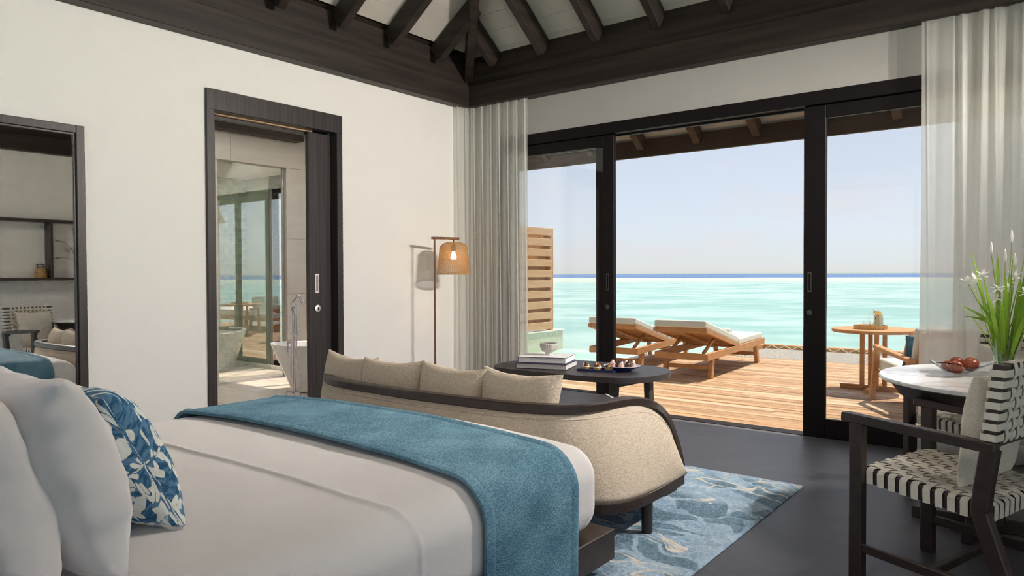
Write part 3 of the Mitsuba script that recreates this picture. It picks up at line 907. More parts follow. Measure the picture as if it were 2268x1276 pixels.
# ------------------------------------------------------------------ deck table and chairs
TX, TY = -1.65, 8.40
tk = 'deck_table'
tag(tk, label='round teak table on the deck holding the drinks tray', cat='table')
add(tk + '__tabletop', moved(lathe([(0, 0), (.40, 0), (.408, .006), (.408, .03), (.402, .036), (0, .036)], 64), TX, TY, .625), 'teak', smooth=35)
for i, (dx, dy) in enumerate(((-.1, -.05), (.05, -.1), (.1, .05), (-.05, .1))):
    add(tk + '__post', box(TX + dx - .02, TX + dx + .02, TY + dy - .02, TY + dy + .02, .03, .626, .003), 'teak')
add(tk + '__foot', bar((TX - .33, TY + .02, .025), (TX + .33, TY + .02, .025), .05, .05, .004), 'teak')
add(tk + '__foot', bar((TX - .0, TY - .33, .0249), (TX - .0, TY + .33, .0249), .05, .05, .004), 'teak')
tr = 'serving_tray'
tag(tr, label='round woven tray on the deck table', cat='tray')
add(tr + '__base', moved(lathe([(0, 0), (.16, 0), (.16, .008), (0, .008)], 48), TX - .02, TY - .05, .6615), 'tray_wood', smooth=30)
add(tr + '__rim', moved(lathe([(.160, 0), (.166, 0), (.166, .040), (.160, .040), (.156, .036), (.156, .004), (.160, 0)], 48), TX - .02, TY - .05, .6615), 'tray_wood', smooth=30)
jx, jy, jz = TX + .045, TY - .0, .670
jug = 'drink_jug'
tag(jug, label='glass jug of fruit water on the deck tray', cat='jug')
add(jug + '__glass', moved(lathe([(0, 0), (.045, 0), (.047, .004), (.047, .185), (.052, .20), (.0495, .20), (.0445, .185), (.0445, .008), (0, .008)], 40), jx, jy, jz), 'clear_glass', smooth=30)
mat('lemonade', base_color=rgb(.70, .74, .55), roughness=.2, specular=.3)
add(jug + '__drink', moved(lathe([(0, 0), (.0425, 0), (.0425, .13), (0, .13)], 32), jx, jy, jz + .009), 'lemonade', smooth=30)
add(jug + '__handle', tube(smooth_path([(jx - .046, jy - .01, jz + .16), (jx - .085, jy - .02, jz + .14), (jx - .085, jy - .02, jz + .07), (jx - .046, jy - .01, jz + .045)], 16), .006, 8), 'clear_glass', smooth=True)
for i in range(5):
    aa = i * 1.4
    s = trimesh.creation.icosphere(2, .010)
    add(jug + '__berry', moved(s, jx + .034 * math.cos(aa), jy - .036 * abs(math.sin(aa + .4)), jz + .10 + .035 * (i % 3)), 'berry_red', smooth=True)
add(jug + '__citrus_slice', moved(lathe([(0, 0), (.032, 0), (.032, .006), (0, .006)], 20), jx, jy - .015, jz + .15, M=trimesh.transformations.rotation_matrix(1.0, [1, .4, 0])), 'mango', smooth=30)
for i, (dx, dy, rr) in enumerate(((-.115, -.05, .034), (-.045, -.10, .034))):
    g = 'tumbler' if i == 0 else 'tumbler_001'
    n = 28
    pr = [(0, 0), (rr * .8, 0), (rr * .84, .004), (rr, .075), (rr * .93, .075), (rr * .78, .010), (0, .010)]
    add(g, moved(lathe(pr, n), TX + dx, TY + dy, .670), 'clear_glass', label='cut glass tumbler on the deck tray, ' + ('left of the jug' if i == 0 else 'in front of the jug'), cat='glass', group='tumblers on the deck tray')
add('flower_garnish', moved(trimesh.creation.icosphere(2, .014), TX - .09, TY - .115, .684), 'berry_red', smooth=True, label='small red blossom between the tumblers on the deck tray', cat='flower')


def deck_chair(key, x, y, f, label, bol=None):
    """low teak armchair; f = facing direction; local u right, v forward"""
    f = np.array(f, float) / np.linalg.norm(f)
    r = np.array([f[1], -f[0]])
    tag(key, label, 'chair', 'teak armchairs on the deck')

    def G(u, v, z):
        return np.array([x + u * r[0] + v * f[0], y + u * r[1] + v * f[1], z])

    def B(part, p, q, w, h, b='teak', up=(0, 0, 1)):
        add(key + '__' + part, bar(G(*p), G(*q), w, h, .004, up), b)
    hw = .33
    for s in (-1, 1):
        B('leg', (s * hw, .40, 0), (s * hw, .27, .53), .05, .045, up=(*f, 0))
        B('leg', (s * hw, -.52, 0), (s * hw, -.44, .50), .05, .045, up=(*f, 0))
        B('arm', (s * hw, .30, .535), (s * hw, -.50, .48), .06, .035)
        B('side_rail', (s * (hw - .03), .31, .27), (s * (hw - .03), -.46, .23), .03, .06)
        B('back_post', (s * (hw - .06), -.41, .24), (s * (hw - .06), -.57, .74), .035, .04, up=(*f, 0))
    B('front_rail', (-hw, .31, .27), (hw, .31, .27), .03, .06)
    B('rear_rail', (-hw, -.44, .24), (hw, -.44, .24), .03, .06)
    B('back_rail', (-hw + .06, -.555, .72), (hw - .06, -.555, .72), .03, .05)
    M = np.eye(4)
    M[:2, 0], M[:2, 1] = r, f
    c = rbox(2 * hw - .06, .74, .12, .03, 8)
    c.apply_transform(trimesh.transformations.rotation_matrix(.045, [1, 0, 0]))
    c.apply_transform(M); c.apply_translation(G(0, -.03, .345))
    add(key + '__seat_cushion', c, 'outdoor_cushion', smooth=40)
    c = rbox(2 * hw - .10, .11, .42, .035, 8)
    c.apply_transform(trimesh.transformations.rotation_matrix(.28, [1, 0, 0]))
    c.apply_transform(M); c.apply_translation(G(0, -.41, .57))
    add(key + '__back_cushion', c, 'outdoor_cushion', smooth=40)
    if bol:
        m, uv = pillow(.56, .30, .11)
        m.apply_transform(trimesh.transformations.rotation_matrix(.25, [1, 0, 0]))
        m.apply_transform(M); m.apply_translation(G(-.02, -.255, .545))
        add('scatter_cushion', m, 'bolster_blue', smooth=40, label=bol, cat='cushion')
    return key


deck_chair('deck_armchair', -1.06, 7.66, (-.52, .85), 'nearer teak armchair in front of the deck table, with a blue cushion', 'blue scatter cushion on the nearer teak deck armchair')
deck_chair('deck_armchair_001', -1.12, 9.45, (-.93, -.36), 'farther teak armchair behind the deck table')

db = 'deck_daybed'
tag(db, label='low white cushioned daybed on the deck, seen through the sheer curtain', cat='daybed')
for xx in (-.62, 1.15):
    for yy in (9.15, 10.25):
        add(db + '__leg', box(xx - .03, xx + .03, yy - .03, yy + .03, 0, .24, .003), 'teak')
add(db + '__frame', box(-.70, 1.23, 9.07, 10.33, .24, .32, .004), 'teak')
dm = rbox(1.88, 1.22, .15, .03, 10)
add(db + '__mattress', moved(dm, .265, 9.70, .396), 'outdoor_white', smooth=40)
mat('outdoor_white', base_color=rgb(.74, .73, .70), roughness=.9, specular=.1)

# ------------------------------------------------------------------ curtains


def curtain(key, path, z0, z1, amp, wl, label, n=260, m=26, seed=0, flat=None):
    path = np.asarray(path, float)
    t = np.concatenate([[0], np.cumsum(np.linalg.norm(np.diff(path, axis=0), axis=1))])
    s = np.linspace(0, t[-1], n)
    X, Y = np.interp(s, t, path[:, 0]), np.interp(s, t, path[:, 1])
    tx, ty = np.gradient(X), np.gradient(Y)
    L = np.hypot(tx, ty); nx, ny = -ty / L, tx / L
    r = np.random.default_rng(seed)
    ph = np.cumsum(r.uniform(.7, 1.3, n)) * (s[1] - s[0]) * 2 * PI / wl
    a = np.ones(n) if flat is None else np.clip((s - flat[0]) / (flat[1] - flat[0]), .18, 1)
    zz = np.linspace(z0, z1, m)
    P = np.zeros((m, n, 3))
    for i, z in enumerate(zz):
        q = (z - z0) / (z1 - z0)
        am = amp * (1.0 - .25 * q)
        o = am * a * (np.sin(ph + .5 * math.sin(2.2 * q)) + .35 * np.sin(2.3 * ph + 1.3 + 1.2 * q))
        sh = .018 * np.sin(ph * .5 + q * 2)
        P[i, :, 0], P[i, :, 1], P[i, :, 2] = X + nx * o + tx / L * sh, Y + ny * o + ty / L * sh, z
    add(key, grid_mesh(P), 'sheer_linen', smooth=True, label=label, cat='curtain')


curtain('curtain', [(-4.972, 5.47), (-4.965, 5.58), (-4.93, 5.650), (-4.86, 5.662), (-4.185, 5.662)], .012, 2.97, .012, .055, 'sheer white curtain gathered in the corner left of the sliding doors', seed=3)
curtain('curtain_001', [(-.835, 5.648), (.95, 5.648)], .012, 2.97, .017, .10, 'sheer white curtain right of the sliding doors, partly over the glass', n=380, seed=5, flat=(.12, .26))
curtain('curtain_002', [(-.645, 5.692), (.95, 5.692)], .012, 2.97, .016, .085, 'second layer of the sheer curtain, gathered behind the right curtain', n=380, seed=8)

# ------------------------------------------------------------------ leaning mirror
MY0, MY1, MZ0, MZ1 = .70, 1.975, .06, 2.206
mf = .050


def mirror_T(m):
    m = m.copy()
    R_ = trimesh.transformations.rotation_matrix
    m.apply_transform(R_(math.radians(-.30), [0, 1, 0], [0, 0, 0]))
    m.apply_transform(R_(math.radians(0.0), [0, 0, 1], [0, MY1, 0]))
    m.apply_translation([-W + .004, 0, 0])
    return m


mr = 'wall_mirror'
tag(mr, label='tall dark framed mirror leaning on the left wall', cat='mirror')
fx = .045
for q in (box(0, fx, MY0, MY0 + mf, MZ0, MZ1, .003), box(0, fx, MY1 - mf, MY1, MZ0, MZ1, .003), box(0, fx, MY0 + mf, MY1 - mf, MZ1 - mf, MZ1, .003), box(0, fx, MY0 + mf, MY1 - mf, MZ0, MZ0 + mf, .003)):
    add(mr + '__frame', mirror_T(q), 'door_wood')
for q in (box(.018, .030, MY1 - mf - .010, MY1 - mf, MZ0 + mf, MZ1 - mf), box(.018, .030, MY0 + mf, MY0 + mf + .01, MZ0 + mf, MZ1 - mf), box(.018, .030, MY0 + mf, MY1 - mf, MZ1 - mf - .01, MZ1 - mf)):
    add(mr + '__bead', mirror_T(q), 'dark_oak')
add(mr + '__glass', mirror_T(box(.010, .016, MY0 + mf, MY1 - mf, MZ0 + mf, MZ1 - mf)), 'mirror_silver', label='silvered glass')

# shelf on the right wall, seen in the mirror
sh = 'wall_shelf'
tag(sh, label='slim dark open shelf frame on the right wall, seen in the mirror', cat='shelf')
add(sh + '__board', box(R - .20, R, 2.95, 5.2, 1.255, 1.290, .003), 'dark_oak')
add(sh + '__board', box(R - .20, R, 2.95, 5.2, 2.035, 2.070, .003), 'dark_oak')
for yy in (2.97, 3.86, 5.18):
    add(sh + '__divider', box(R - .20, R, yy - .017, yy + .017, 1.29, 2.035, .003), 'dark_oak')


def rattan_weave(r_of, z0, z1, n, turns, w, c, closed_top=False):
    out = []
    for s in (1, -1):
        for k in range(n):
            t = np.linspace(0, 1, 16)
            z = z0 + (z1 - z0) * t
            a = 2 * PI * k / n + s * turns * 2 * PI * t
            rr = np.array([r_of(q) for q in t]) + s * .0006
            P = np.stack([c[0] + rr * np.cos(a), c[1] + rr * np.sin(a), c[2] + z], -1)
            nrm = np.stack([np.cos(a), np.sin(a), 0 * a], -1)
            tg = np.gradient(P, axis=0)
            out.append(sweep(P, rect(w, .0012), side=np.cross(nrm, tg)))
    return out


def hoop(c, r, z, th=.003, n=40):
    a = np.linspace(0, 2 * PI, n + 1)
    return tube(np.stack([c[0] + r * np.cos(a), c[1] + r * np.sin(a), np.full(n + 1, c[2] + z)], -1), th, 6)


# lantern on the shelf
ln = 'lantern'
tag(ln, label='small woven lantern with a dark handle on the wall shelf', cat='lantern')
lc = (R - .10, 3.755, 1.2905)
add(ln + '__shade', join(rattan_weave(lambda q: .075 - .022 * q ** 2, .004, .14, 18, .18, .007, lc), hoop(lc, .075, .005), hoop(lc, .053, .14)), 'rattan', kind='stuff')
add(ln + '__candle_glass', moved(lathe([(.0, 0), (.04, 0), (.04, .11), (.038, .11), (.038, .004), (0, .004)], 24), *lc), 'tray_wood', smooth=30)
add(ln + '__handle', join(box(lc[0] - .05, lc[0] + .05, lc[1] - .055, lc[1] + .055, lc[2] + .140, lc[2] + .146), box(lc[0] - .006, lc[0] + .006, lc[1] - .04, lc[1] - .03, lc[2] + .146, lc[2] + .175), box(lc[0] - .006, lc[0] + .006, lc[1] + .03, lc[1] + .04, lc[2] + .146, lc[2] + .175), box(lc[0] - .006, lc[0] + .006, lc[1] - .055, lc[1] + .055, lc[2] + .172, lc[2] + .182)), 'black_metal')
# twig decoration
tw = 'dried_branch'
tag(tw, label='thin dried branch spread against the wall above the shelf', cat='branch')
r2 = np.random.default_rng(4)


def twig(p, a, L, r):
    out = []
    pts = [np.array(p)]
    for i in range(6):
        a += r2.uniform(-.25, .25)
        pts.append(pts[-1] + L / 6 * np.array([0, math.cos(a), math.sin(a)]))
    out.append(tube(np.array(pts), np.linspace(r, r * .4, len(pts)), 5))
    return out, pts, a


tws = []
buds = []
for (p0, a0, L0) in (((R - .03, 4.72, 1.50), 2.75, .60), ((R - .035, 4.70, 1.56), 2.5, .62), ((R - .04, 4.74, 1.60), 2.2, .50), ((R - .03, 4.70, 1.45), 3.0, .5)):
    o, pts, aa = twig(p0, a0, L0, .003)
    tws += o
    for q in pts[2:]:
        o2, p2, _ = twig(q, a0 + r2.uniform(-.9, .9), L0 * .35, .002)
        tws += o2
        for e in p2[3:]:
            buds.append(moved(trimesh.creation.icosphere(1, r2.uniform(.004, .010)), *e))
add(tw + '__twigs', join(tws), 'black_metal', smooth=True)
add(tw + '__buds', join(buds), 'black_plastic', kind='stuff')
add(tw + '__pot', moved(lathe([(0, 0), (.05, 0), (.07, .06), (.055, .14), (.04, .17), (.035, .17), (.05, .06), (0, .02)], 28), R - .09, 4.74, 1.2905), 'bowl_glaze', smooth=35)

# ------------------------------------------------------------------ floor lamp
LX, LY = -4.715, 4.895
fl_ = 'floor_lamp'
tag(fl_, label='floor lamp with a rattan shade and lit bulb in the corner', cat='floor lamp')
ZT = 1.595
add(fl_ + '__pole', tube(np.array([[LX, LY, .02], [LX, LY, ZT]]), .0095, 14), 'copper_wood', smooth=30)
add(fl_ + '__base', moved(lathe([(0, 0), (.14, 0), (.14, .012), (.135, .016), (0, .016)], 48), LX, LY, 0.0), 'black_metal', smooth=30)
# the arm reaches towards the sliding door
ad = np.array([.30, .95]) / np.hypot(.30, .95)
ex, ey = LX + ad[0] * .245, LY + ad[1] * .245
add(fl_ + '__arm', tube(np.array([[LX - ad[0] * .03, LY - ad[1] * .03, ZT], [ex + ad[0] * .02, ey + ad[1] * .02, ZT]]), .012, 14), 'copper_wood', smooth=30)
ccx, ccy = LX + ad[0] * .205, LY + ad[1] * .205
SZ0, SZ1 = 1.255, 1.555
add(fl_ + '__socket', moved(lathe([(0, 0), (.018, 0), (.022, .03), (.016, .07), (.006, .075), (.006, .125), (0, .125)], 20), ccx, ccy, 1.472), 'black_metal', smooth=30)
bz = 1.425


def sh_r(q):   # radius from the bottom (0) to the top (1)
    return .158 - .030 * q if q < .82 else (.158 - .030 * .82) - .055 * ((q - .82) / .18) ** 2


lcc = (ccx, ccy, SZ0)
add(fl_ + '__shade', join(rattan_weave(sh_r, 0, SZ1 - SZ0, 46, .33, .0052, lcc), hoop(lcc, .158, 0, .004), hoop(lcc, .157, .012, .003), hoop(lcc, sh_r(.45), .135, .0022), hoop(lcc, sh_r(.80), .24, .0022), hoop(lcc, sh_r(1), .30, .003)), 'rattan', kind='stuff', label='open woven rattan lampshade')
bl = lathe([(0, -.034), (.014, -.030), (.024, -.018), (.0265, -.003), (.024, .012), (.015, .028), (.012, .05), (0, .05)], 28)
add(fl_ + '__bulb', moved(bl, ccx, ccy, bz), 'plastic_white', smooth=True, emitter={'type': 'area', 'radiance': rgb(BULB)}, label='glowing bulb')

# ------------------------------------------------------------------ rug
RX0, RX1, RY0, RY1 = -4.35, -1.225, 1.75, 4.355
nx_, ny_ = 220, 190
xs, ys = np.linspace(RX0, RX1, nx_), np.linspace(RY0, RY1, ny_)
X, Y = np.meshgrid(xs, ys, indexing='ij')
import meshkit
hz = .013 + .004 * (meshkit.noise(np.stack([X * 30, Y * 30, X * 0], -1)) - .5)
edge = np.minimum(np.minimum(X - RX0, RX1 - X), np.minimum(Y - RY0, RY1 - Y))
hz = hz * np.clip(.35 + edge / .02, 0, 1)
jit = .004 * (meshkit.noise(np.stack([X * 60, Y * 60, X * 0 + 9], -1)) - .5)
add('rug', thick_sheet(np.stack([X + jit * (edge < .02), Y + jit * (edge < .02), np.maximum(hz, .004)], -1), np.maximum(hz, .004) - .0015, N=np.broadcast_to([0, 0, 1.0], X.shape + (3,))), 'rug_wool', smooth=50,
    label='blue and cream wool rug with a water pattern under the sofa', cat='rug')

# ------------------------------------------------------------------ bed
bd = 'bed'
tag(bd, label='wide bed with white duvet on a dark timber platform', cat='bed')
BL, BR_, BF, BH = -3.50, -1.49, 2.53, .30
add(bd + '__platform', join(box(BL + .0, -1.478, BH, 2.592, .075, .20, .004), box(BL + .25, -1.75, BH + .2, 2.35, .014, .075)), 'dark_oak', label='dark timber platform')
add('headboard', box(BL - .12, -1.38, BH - .10, BH - .02, .0, 1.02, .01), 'dark_oak', label='dark timber headboard panel behind the bed pillows, outside the photo', cat='headboard')
bw, bl_, bh = BR_ - BL, BF - BH, .345
cxb, cyb = (BL + BR_) / 2, (BF + BH) / 2
mt = rbox(bw, bl_, bh, .115, 48, 300)


def bed_shape(v):
    v = v + [cxb, cyb, .205 + bh / 2]
    x, y, z = v[:, 0], v[:, 1], v[:, 2]
    t = np.clip((z - .36) / .19, 0, 1)
    u = (x - cxb) / (bw / 2)
    crown = .038 * (1 - np.clip(np.abs(u), 0, 1) ** 2.2)
    v[:, 2] = z + t * crown
    nz = meshkit.fbm(np.stack([x * 2.2, y * 3.5, z * 2], -1), 4, 2) - .5
    v[:, 2] += t * .020 * nz
    # sides sag and fold a little
    side = 1 - t
    nn = meshkit.fbm(np.stack([x * 1.5, y * 6.0, z * 1.2], -1), 3, 6) - .5
    sx = np.sign(x - cxb) * np.clip((np.abs(u) - .9) * 10, 0, 1)
    v[:, 0] += sx * side * .022 * nn - sx * .0
    # a raised seam across the bed, running over the side
    w_ = y - (1.405 + .015 * np.sin(x * 3) + .06 * np.clip((x + 1.8) / .3, 0, 1) ** 2)
    ridge = np.exp(-(w_ / .010) ** 2) * .008 + .005 / (1 + np.exp(-w_ / .006)) * 1
    nrm_z = np.clip((z - .45) / .1, 0, 1)
    v[:, 2] += ridge * nrm_z
    v[:, 0] += sx * ridge * (1 - nrm_z)
    return v


add(bd + '__duvet', disp(mt, bed_shape), 'duvet_cotton', smooth=True, label='white cotton duvet')


def bed_section(off, n=90, zbot=.215):
    """outline of the bed's cross section at distance off, from left bottom over the top to right bottom -> (n,2) x,z"""
    r = .115
    hx, ztop = bw / 2, .205 + bh
    pts = [(-hx, zbot)]
    pts += [(-hx, z) for z in np.linspace(zbot, ztop - r, 8)[1:]]
    pts += [(-hx + r - r * math.cos(q), ztop - r + r * math.sin(q)) for q in np.linspace(0, PI / 2, 10)[1:]]
    for x in np.linspace(-hx + r, hx - r, 40)[1:]:
        pts.append((x, ztop))
    pts += [(hx - r + r * math.sin(q), ztop - r + r * math.cos(q)) for q in np.linspace(0, PI / 2, 10)[1:]]
    pts += [(hx, z) for z in np.linspace(ztop - r, zbot, 8)[1:]]
    p = np.array(pts)
    u = p[:, 0] / hx
    t = np.clip((p[:, 1] - .36) / .19, 0, 1)
    p[:, 1] += t * .038 * (1 - np.clip(np.abs(u), 0, 1) ** 2.2)
    tg = np.gradient(p, axis=0)
    tg /= np.linalg.norm(tg, axis=1, keepdims=True)
    nrm = np.stack([-tg[:, 1], tg[:, 0]], -1)
    return p + [cxb, 0], nrm


sec, snr = bed_section(0)
sec = np.vstack([np.array([[sec[0, 0], .06]]), sec, np.array([[sec[-1, 0], .045]])])
snr = np.vstack([snr[:1], snr, snr[-1:]])
# resample
tt = np.concatenate([[0], np.cumsum(np.linalg.norm(np.diff(sec, axis=0), axis=1))])
ss = np.linspace(0, tt[-1], 170)
sec = np.stack([np.interp(ss, tt, sec[:, k]) for k in (0, 1)], -1)
snr = np.stack([np.interp(ss, tt, snr[:, k]) for k in (0, 1)], -1)
RY = np.linspace(1.755, 2.285, 60)
offs = .023 + .006 * (np.exp(-((RY - RY[0] - .018) / .011) ** 2) + np.exp(-((RY - RY[-1] + .018) / .011) ** 2)) - .004 * (np.exp(-((RY - RY[0] - .042) / .006) ** 2) + np.exp(-((RY - RY[-1] + .042) / .006) ** 2))
P = np.zeros((len(RY), len(ss), 3))
for i, yy in enumerate(RY):
    wav = .010 * (meshkit.fbm(np.stack([ss * 2.4, ss * 0 + yy * 2.5, ss * 0], -1), 3, 5) - .5)
    lim = 1.0 + 0 * ss
    o = offs[i] + wav
    skew = .02 * np.sin(ss * 1.2)
    P[i, :, 0] = sec[:, 0] + snr[:, 0] * o
    P[i, :, 2] = sec[:, 1] + snr[:, 1] * o
    P[i, :, 1] = yy + skew - .03 * np.clip((sec[:, 0] - cxb) / bw, -1, 1)
pm = thick_sheet(P, .016)
if pm.volume < 0:
    pm.invert()
add('bed_runner', pm, 'runner_chenille', smooth=50, label='blue chenille runner laid across the foot of the bed', cat='bed runner')

# pillows and printed cushion
def bed_pillow(key, w, h, t, xn, yb_, lean, yaw, wob, seed, bs, **kw):
    m, uv = pillow(w, h, t, 48, .055, 2.2)
    mv = m.vertices        # printed flat before sewing: measured along the surface
    uv = np.stack([mv[:, 0] + np.sign(mv[:, 0]) * (t / 2 - np.abs(mv[:, 1])) * 1.3, mv[:, 2] + np.sign(mv[:, 2]) * (t / 2 - np.abs(mv[:, 1])) * .5], -1)
    uv[:, 0] += np.where(mv[:, 1] > 0, .13, 0)
    c = [xn - w / 2, yb_ - h / 2 * math.sin(lean), .585 + h / 2 * math.cos(lean)]
    add(key, place_pillow(m, c, yaw, -lean, 0, wob, seed), bs, smooth=True, uv=uv if 'print' in bs else None, **kw)


bed_pillow('pillow', .72, .445, .27, -1.615, .54, .25, .04, .05, 1, 'pillow_cotton', label='white pillow nearest the camera, cut by the left edge of the photo', cat='pillow', group='white bed pillows')
bed_pillow('pillow_001', .74, .46, .27, -1.635, .705, .27, .03, .05, 2, 'pillow_cotton', label='white pillow standing between the nearest pillow and the printed cushion', cat='pillow', group='white bed pillows')
bed_pillow('pillow_002', .72, .43, .26, -2.53, .62, .28, -.04, .05, 3, 'pillow_cotton', label='white pillow at the far side of the bed', cat='pillow', group='white bed pillows')
bed_pillow('printed_cushion', .44, .42, .21, -1.845, .955, .50, .05, .02, 4, 'print_cotton', label='cushion printed with blue leaves on cream, nearest to the foot of the bed', cat='cushion')

# ------------------------------------------------------------------ sofa
so = 'sofa'
tag(so, label='curved beige sofa with a dark timber rail standing at the foot of the bed', cat='sofa')
SCX = -2.725


def mir(pts):
    return [(2 * SCX - x, *q) for x, *q in pts[::-1]]


rail_r = [(-2.45, 2.655, .622), (-2.15, 2.675, .622), (-1.97, 2.715, .622), (-1.845, 2.79, .622), (-1.775, 2.90, .622), (-1.735, 3.05, .622), (-1.70, 3.19, .617), (-1.66, 3.285, .588), (-1.622, 3.335, .538), (-1.597, 3.362, .468), (-1.577, 3.387, .375), (-1.563, 3.412, .265)]
rail_pts = mir(rail_r) + [(SCX, 2.645, .622)] + rail_r
rim_r = [(-2.45, 2.70, .215), (-2.15, 2.705, .215), (-1.90, 2.715, .215), (-1.74, 2.735, .215), (-1.63, 2.79, .215), (-1.575, 2.89, .215), (-1.556, 3.02, .215), (-1.553, 3.16, .215), (-1.556, 3.30, .215), (-1.562, 3.44, .215)]
rim_pts = mir(rim_r) + [(SCX, 2.695, .215)] + rim_r
NS = 160
rail = smooth_path(rail_pts, NS)
rim = smooth_path(rim_pts, NS)
# outward normals in plan
tg = np.gradient(rim, axis=0); tg /= np.linalg.norm(tg, axis=1, keepdims=True)
out = np.stack([tg[:, 1], -tg[:, 0], 0 * tg[:, 0]], -1)
rows = []
for q in np.linspace(0, 1, 14):
    bulge = .028 * math.sin(PI * q) ** .8
    rows.append(rim * (1 - q) + rail * q + out * bulge + [0, 0, .0])
P = np.stack(rows)
outer = P.copy()
sofa_shell = thick_sheet(outer, .07, N=np.broadcast_to(out, outer.shape))
if sofa_shell.volume < 0:
    sofa_shell.invert()
# make sure that the thickness goes inwards
add(so + '__upholstery', sofa_shell, 'sofa_fabric', smooth=50, label='beige woven upholstery')
pip = rim * .06 + rail * .94 + out * .017 - [0, 0, .022]
add(so + '__piping', tube(rim * .10 + rail * .90 + out * .013 - [0, 0, .006], .0035, 6), 'sofa_fabric', smooth=True)
tr_ = np.gradient(rail, axis=0); tr_ /= np.linalg.norm(tr_, axis=1, keepdims=True)
add(so + '__rail', sweep(rail + [0, 0, .0] - out * .012, oct_(.062, .046, .007), side=-out), 'dark_oak', smooth=30, label='dark timber top rail')
rp_ = sg.Polygon([(x, y) for x, y, z in rim + out * .008] + [(rim[-1][0] - .05, 3.50), (rim[0][0] + .05, 3.50)])
ri_ = rp_.buffer(-.045)
add(so + '__base_frame', poly_prism(rp_.difference(ri_.buffer(0)), .175, .217), 'dark_oak')
add(so + '__base_frame', poly_prism(rp_.buffer(-.046), .19, .215), 'dark_oak')
seat = poly_prism(rp_.buffer(-.10).buffer(-.03).buffer(.03), .2155, .40)
add(so + '__seat_cushion', seat, 'sofa_fabric')
st = sg.Polygon([(-2.42, 2.80), (-1.90, 2.80), (-1.80, 2.95), (-1.80, 3.26), (-1.95, 3.40), (-2.06, 3.50), (-2.42, 3.50)])
add(so + '__side_table', poly_prism(st, .548, .574), 'dark_oak', label='dark timber side table set in the right end')
add(so + '__side_table__edge', poly_prism(sg.Polygon([(-2.06, 3.502), (-1.95, 3.402), (-1.80, 3.262), (-1.79, 3.272), (-1.945, 3.415), (-2.055, 3.515)]), .545, .578), 'plate_rim')
add(so + '__side_table_leg', box(-2.10, -2.05, 3.40, 3.45, .40, .548), 'dark_oak')
add(so + '__side_table_leg', box(-2.38, -2.33, 3.40, 3.45, .40, .548), 'dark_oak')
for x, y in ((-1.592, 3.10), (2 * SCX + 1.592, 3.10), (-2.2, 2.82), (2 * SCX + 2.2, 2.82), (-2.0, 3.42), (2 * SCX + 2.0, 3.42)):
    add(so + '__leg', moved(lathe([(0, 0), (.021, 0), (.026, .004), (.0275, .165), (0, .165)], 24), x, y, .0125), 'dark_oak', smooth=30)
add(so + '__base_bracket', box(-1.60, -1.575, 3.26, 3.40, .145, .176, .006), 'dark_oak')
for i, x in enumerate((-3.475, -3.065, -2.615, -2.175)):
    sm, _ = pillow(.475, .455, .16, 36, .11, 2.6)
    lab = ['leftmost', 'second from the left', 'second from the right', 'rightmost'][i]
    add('sofa_cushion', place_pillow(sm, [x, 2.845 - (.03 if i in (1, 2) else 0), .545], [-.03, .05, -.04, .05][i], .16, [.03, -.02, .03, .02][i], .018, 10 + i), 'sofa_fabric', smooth=True,
        label=f'beige back cushion on the sofa, {lab} of the four', cat='cushion', group='beige back cushions on the sofa')

# ------------------------------------------------------------------ coffee table with things
ct = 'coffee_table'
tag(ct, label='dark coffee table with rounded corners between the sofa and the glass doors', cat='table')
CTZ = .62
cpts = [(-2.97, 3.770), (-2.62, 3.770), (-2.30, 3.795), (-2.10, 3.875), (-2.02, 4.05), (-2.03, 4.28), (-2.13, 4.43), (-2.40, 4.485), (-2.80, 4.470), (-3.07, 4.375), (-3.205, 4.17), (-3.195, 3.93), (-3.10, 3.80)]
cth = sg.Polygon(smooth_path([(x, y, 0) for x, y in cpts], 110, closed=True)[:, :2])
add(ct + '__tabletop', join(poly_prism(cth, CTZ - .034, CTZ - .004), poly_prism(cth.buffer(-.004), CTZ - .004, CTZ)), 'table_wood')
for (x, y), (xo, yo) in zip(((-2.98, 3.92), (-2.24, 3.93), (-2.20, 4.30), (-2.95, 4.26)), ((.10, .05), (-.07, .03), (.06, -.06), (.0, -.06))):
    add(ct + '__leg', bar((x + xo * .9, y + yo * .9, .0125), (x, y, CTZ - .034), .045, .06, .006, up=(0, 1, 0)), 'table_wood')
add(ct + '__apron', join(bar((-2.98, 3.92, CTZ - .055), (-2.95, 4.26, CTZ - .055), .05, .04), bar((-2.24, 3.93, CTZ - .055), (-2.20, 4.30, CTZ - .055), .05, .04)), 'table_wood')


def book(key, cx_, cy_, z, w, d, h, rz, cov, pap, label):
    tag(key, label, 'book', 'books on the coffee table')
    t = .0035
    for nm, m, b in (('pages', box(-w / 2 + .004, w / 2 - .005, -d / 2 + .005, d / 2 - .005, t, h - t), pap), ('cover', join(box(-w / 2, w / 2, -d / 2, d / 2, 0, t, .001), box(-w / 2, -w / 2 + t, -d / 2, d / 2, 0, h, .001)), cov[0]), ('front_cover', box(-w / 2, w / 2, -d / 2, d / 2, h - t, h, .001), cov[0]), ('jacket', box(-w / 2 + .001, w / 2 - .001, -d / 2 + .001, d / 2 - .001, h, h + .0006), cov[1])):
        add(key + '__' + nm, moved(m, cx_, cy_, z, rz), b)


book('book', -2.815, 4.015, CTZ + .001, .355, .285, .036, math.radians(18), ('cover_dark', 'cover_dark'), 'paper_grey', 'dark covered book at the bottom of the pair on the coffee table')
book('book_001', -2.822, 4.025, CTZ + .038, .335, .265, .040, math.radians(19), ('cover_navy', 'cover_white'), 'paper', 'white book with a blue spine edge on top of the pair')
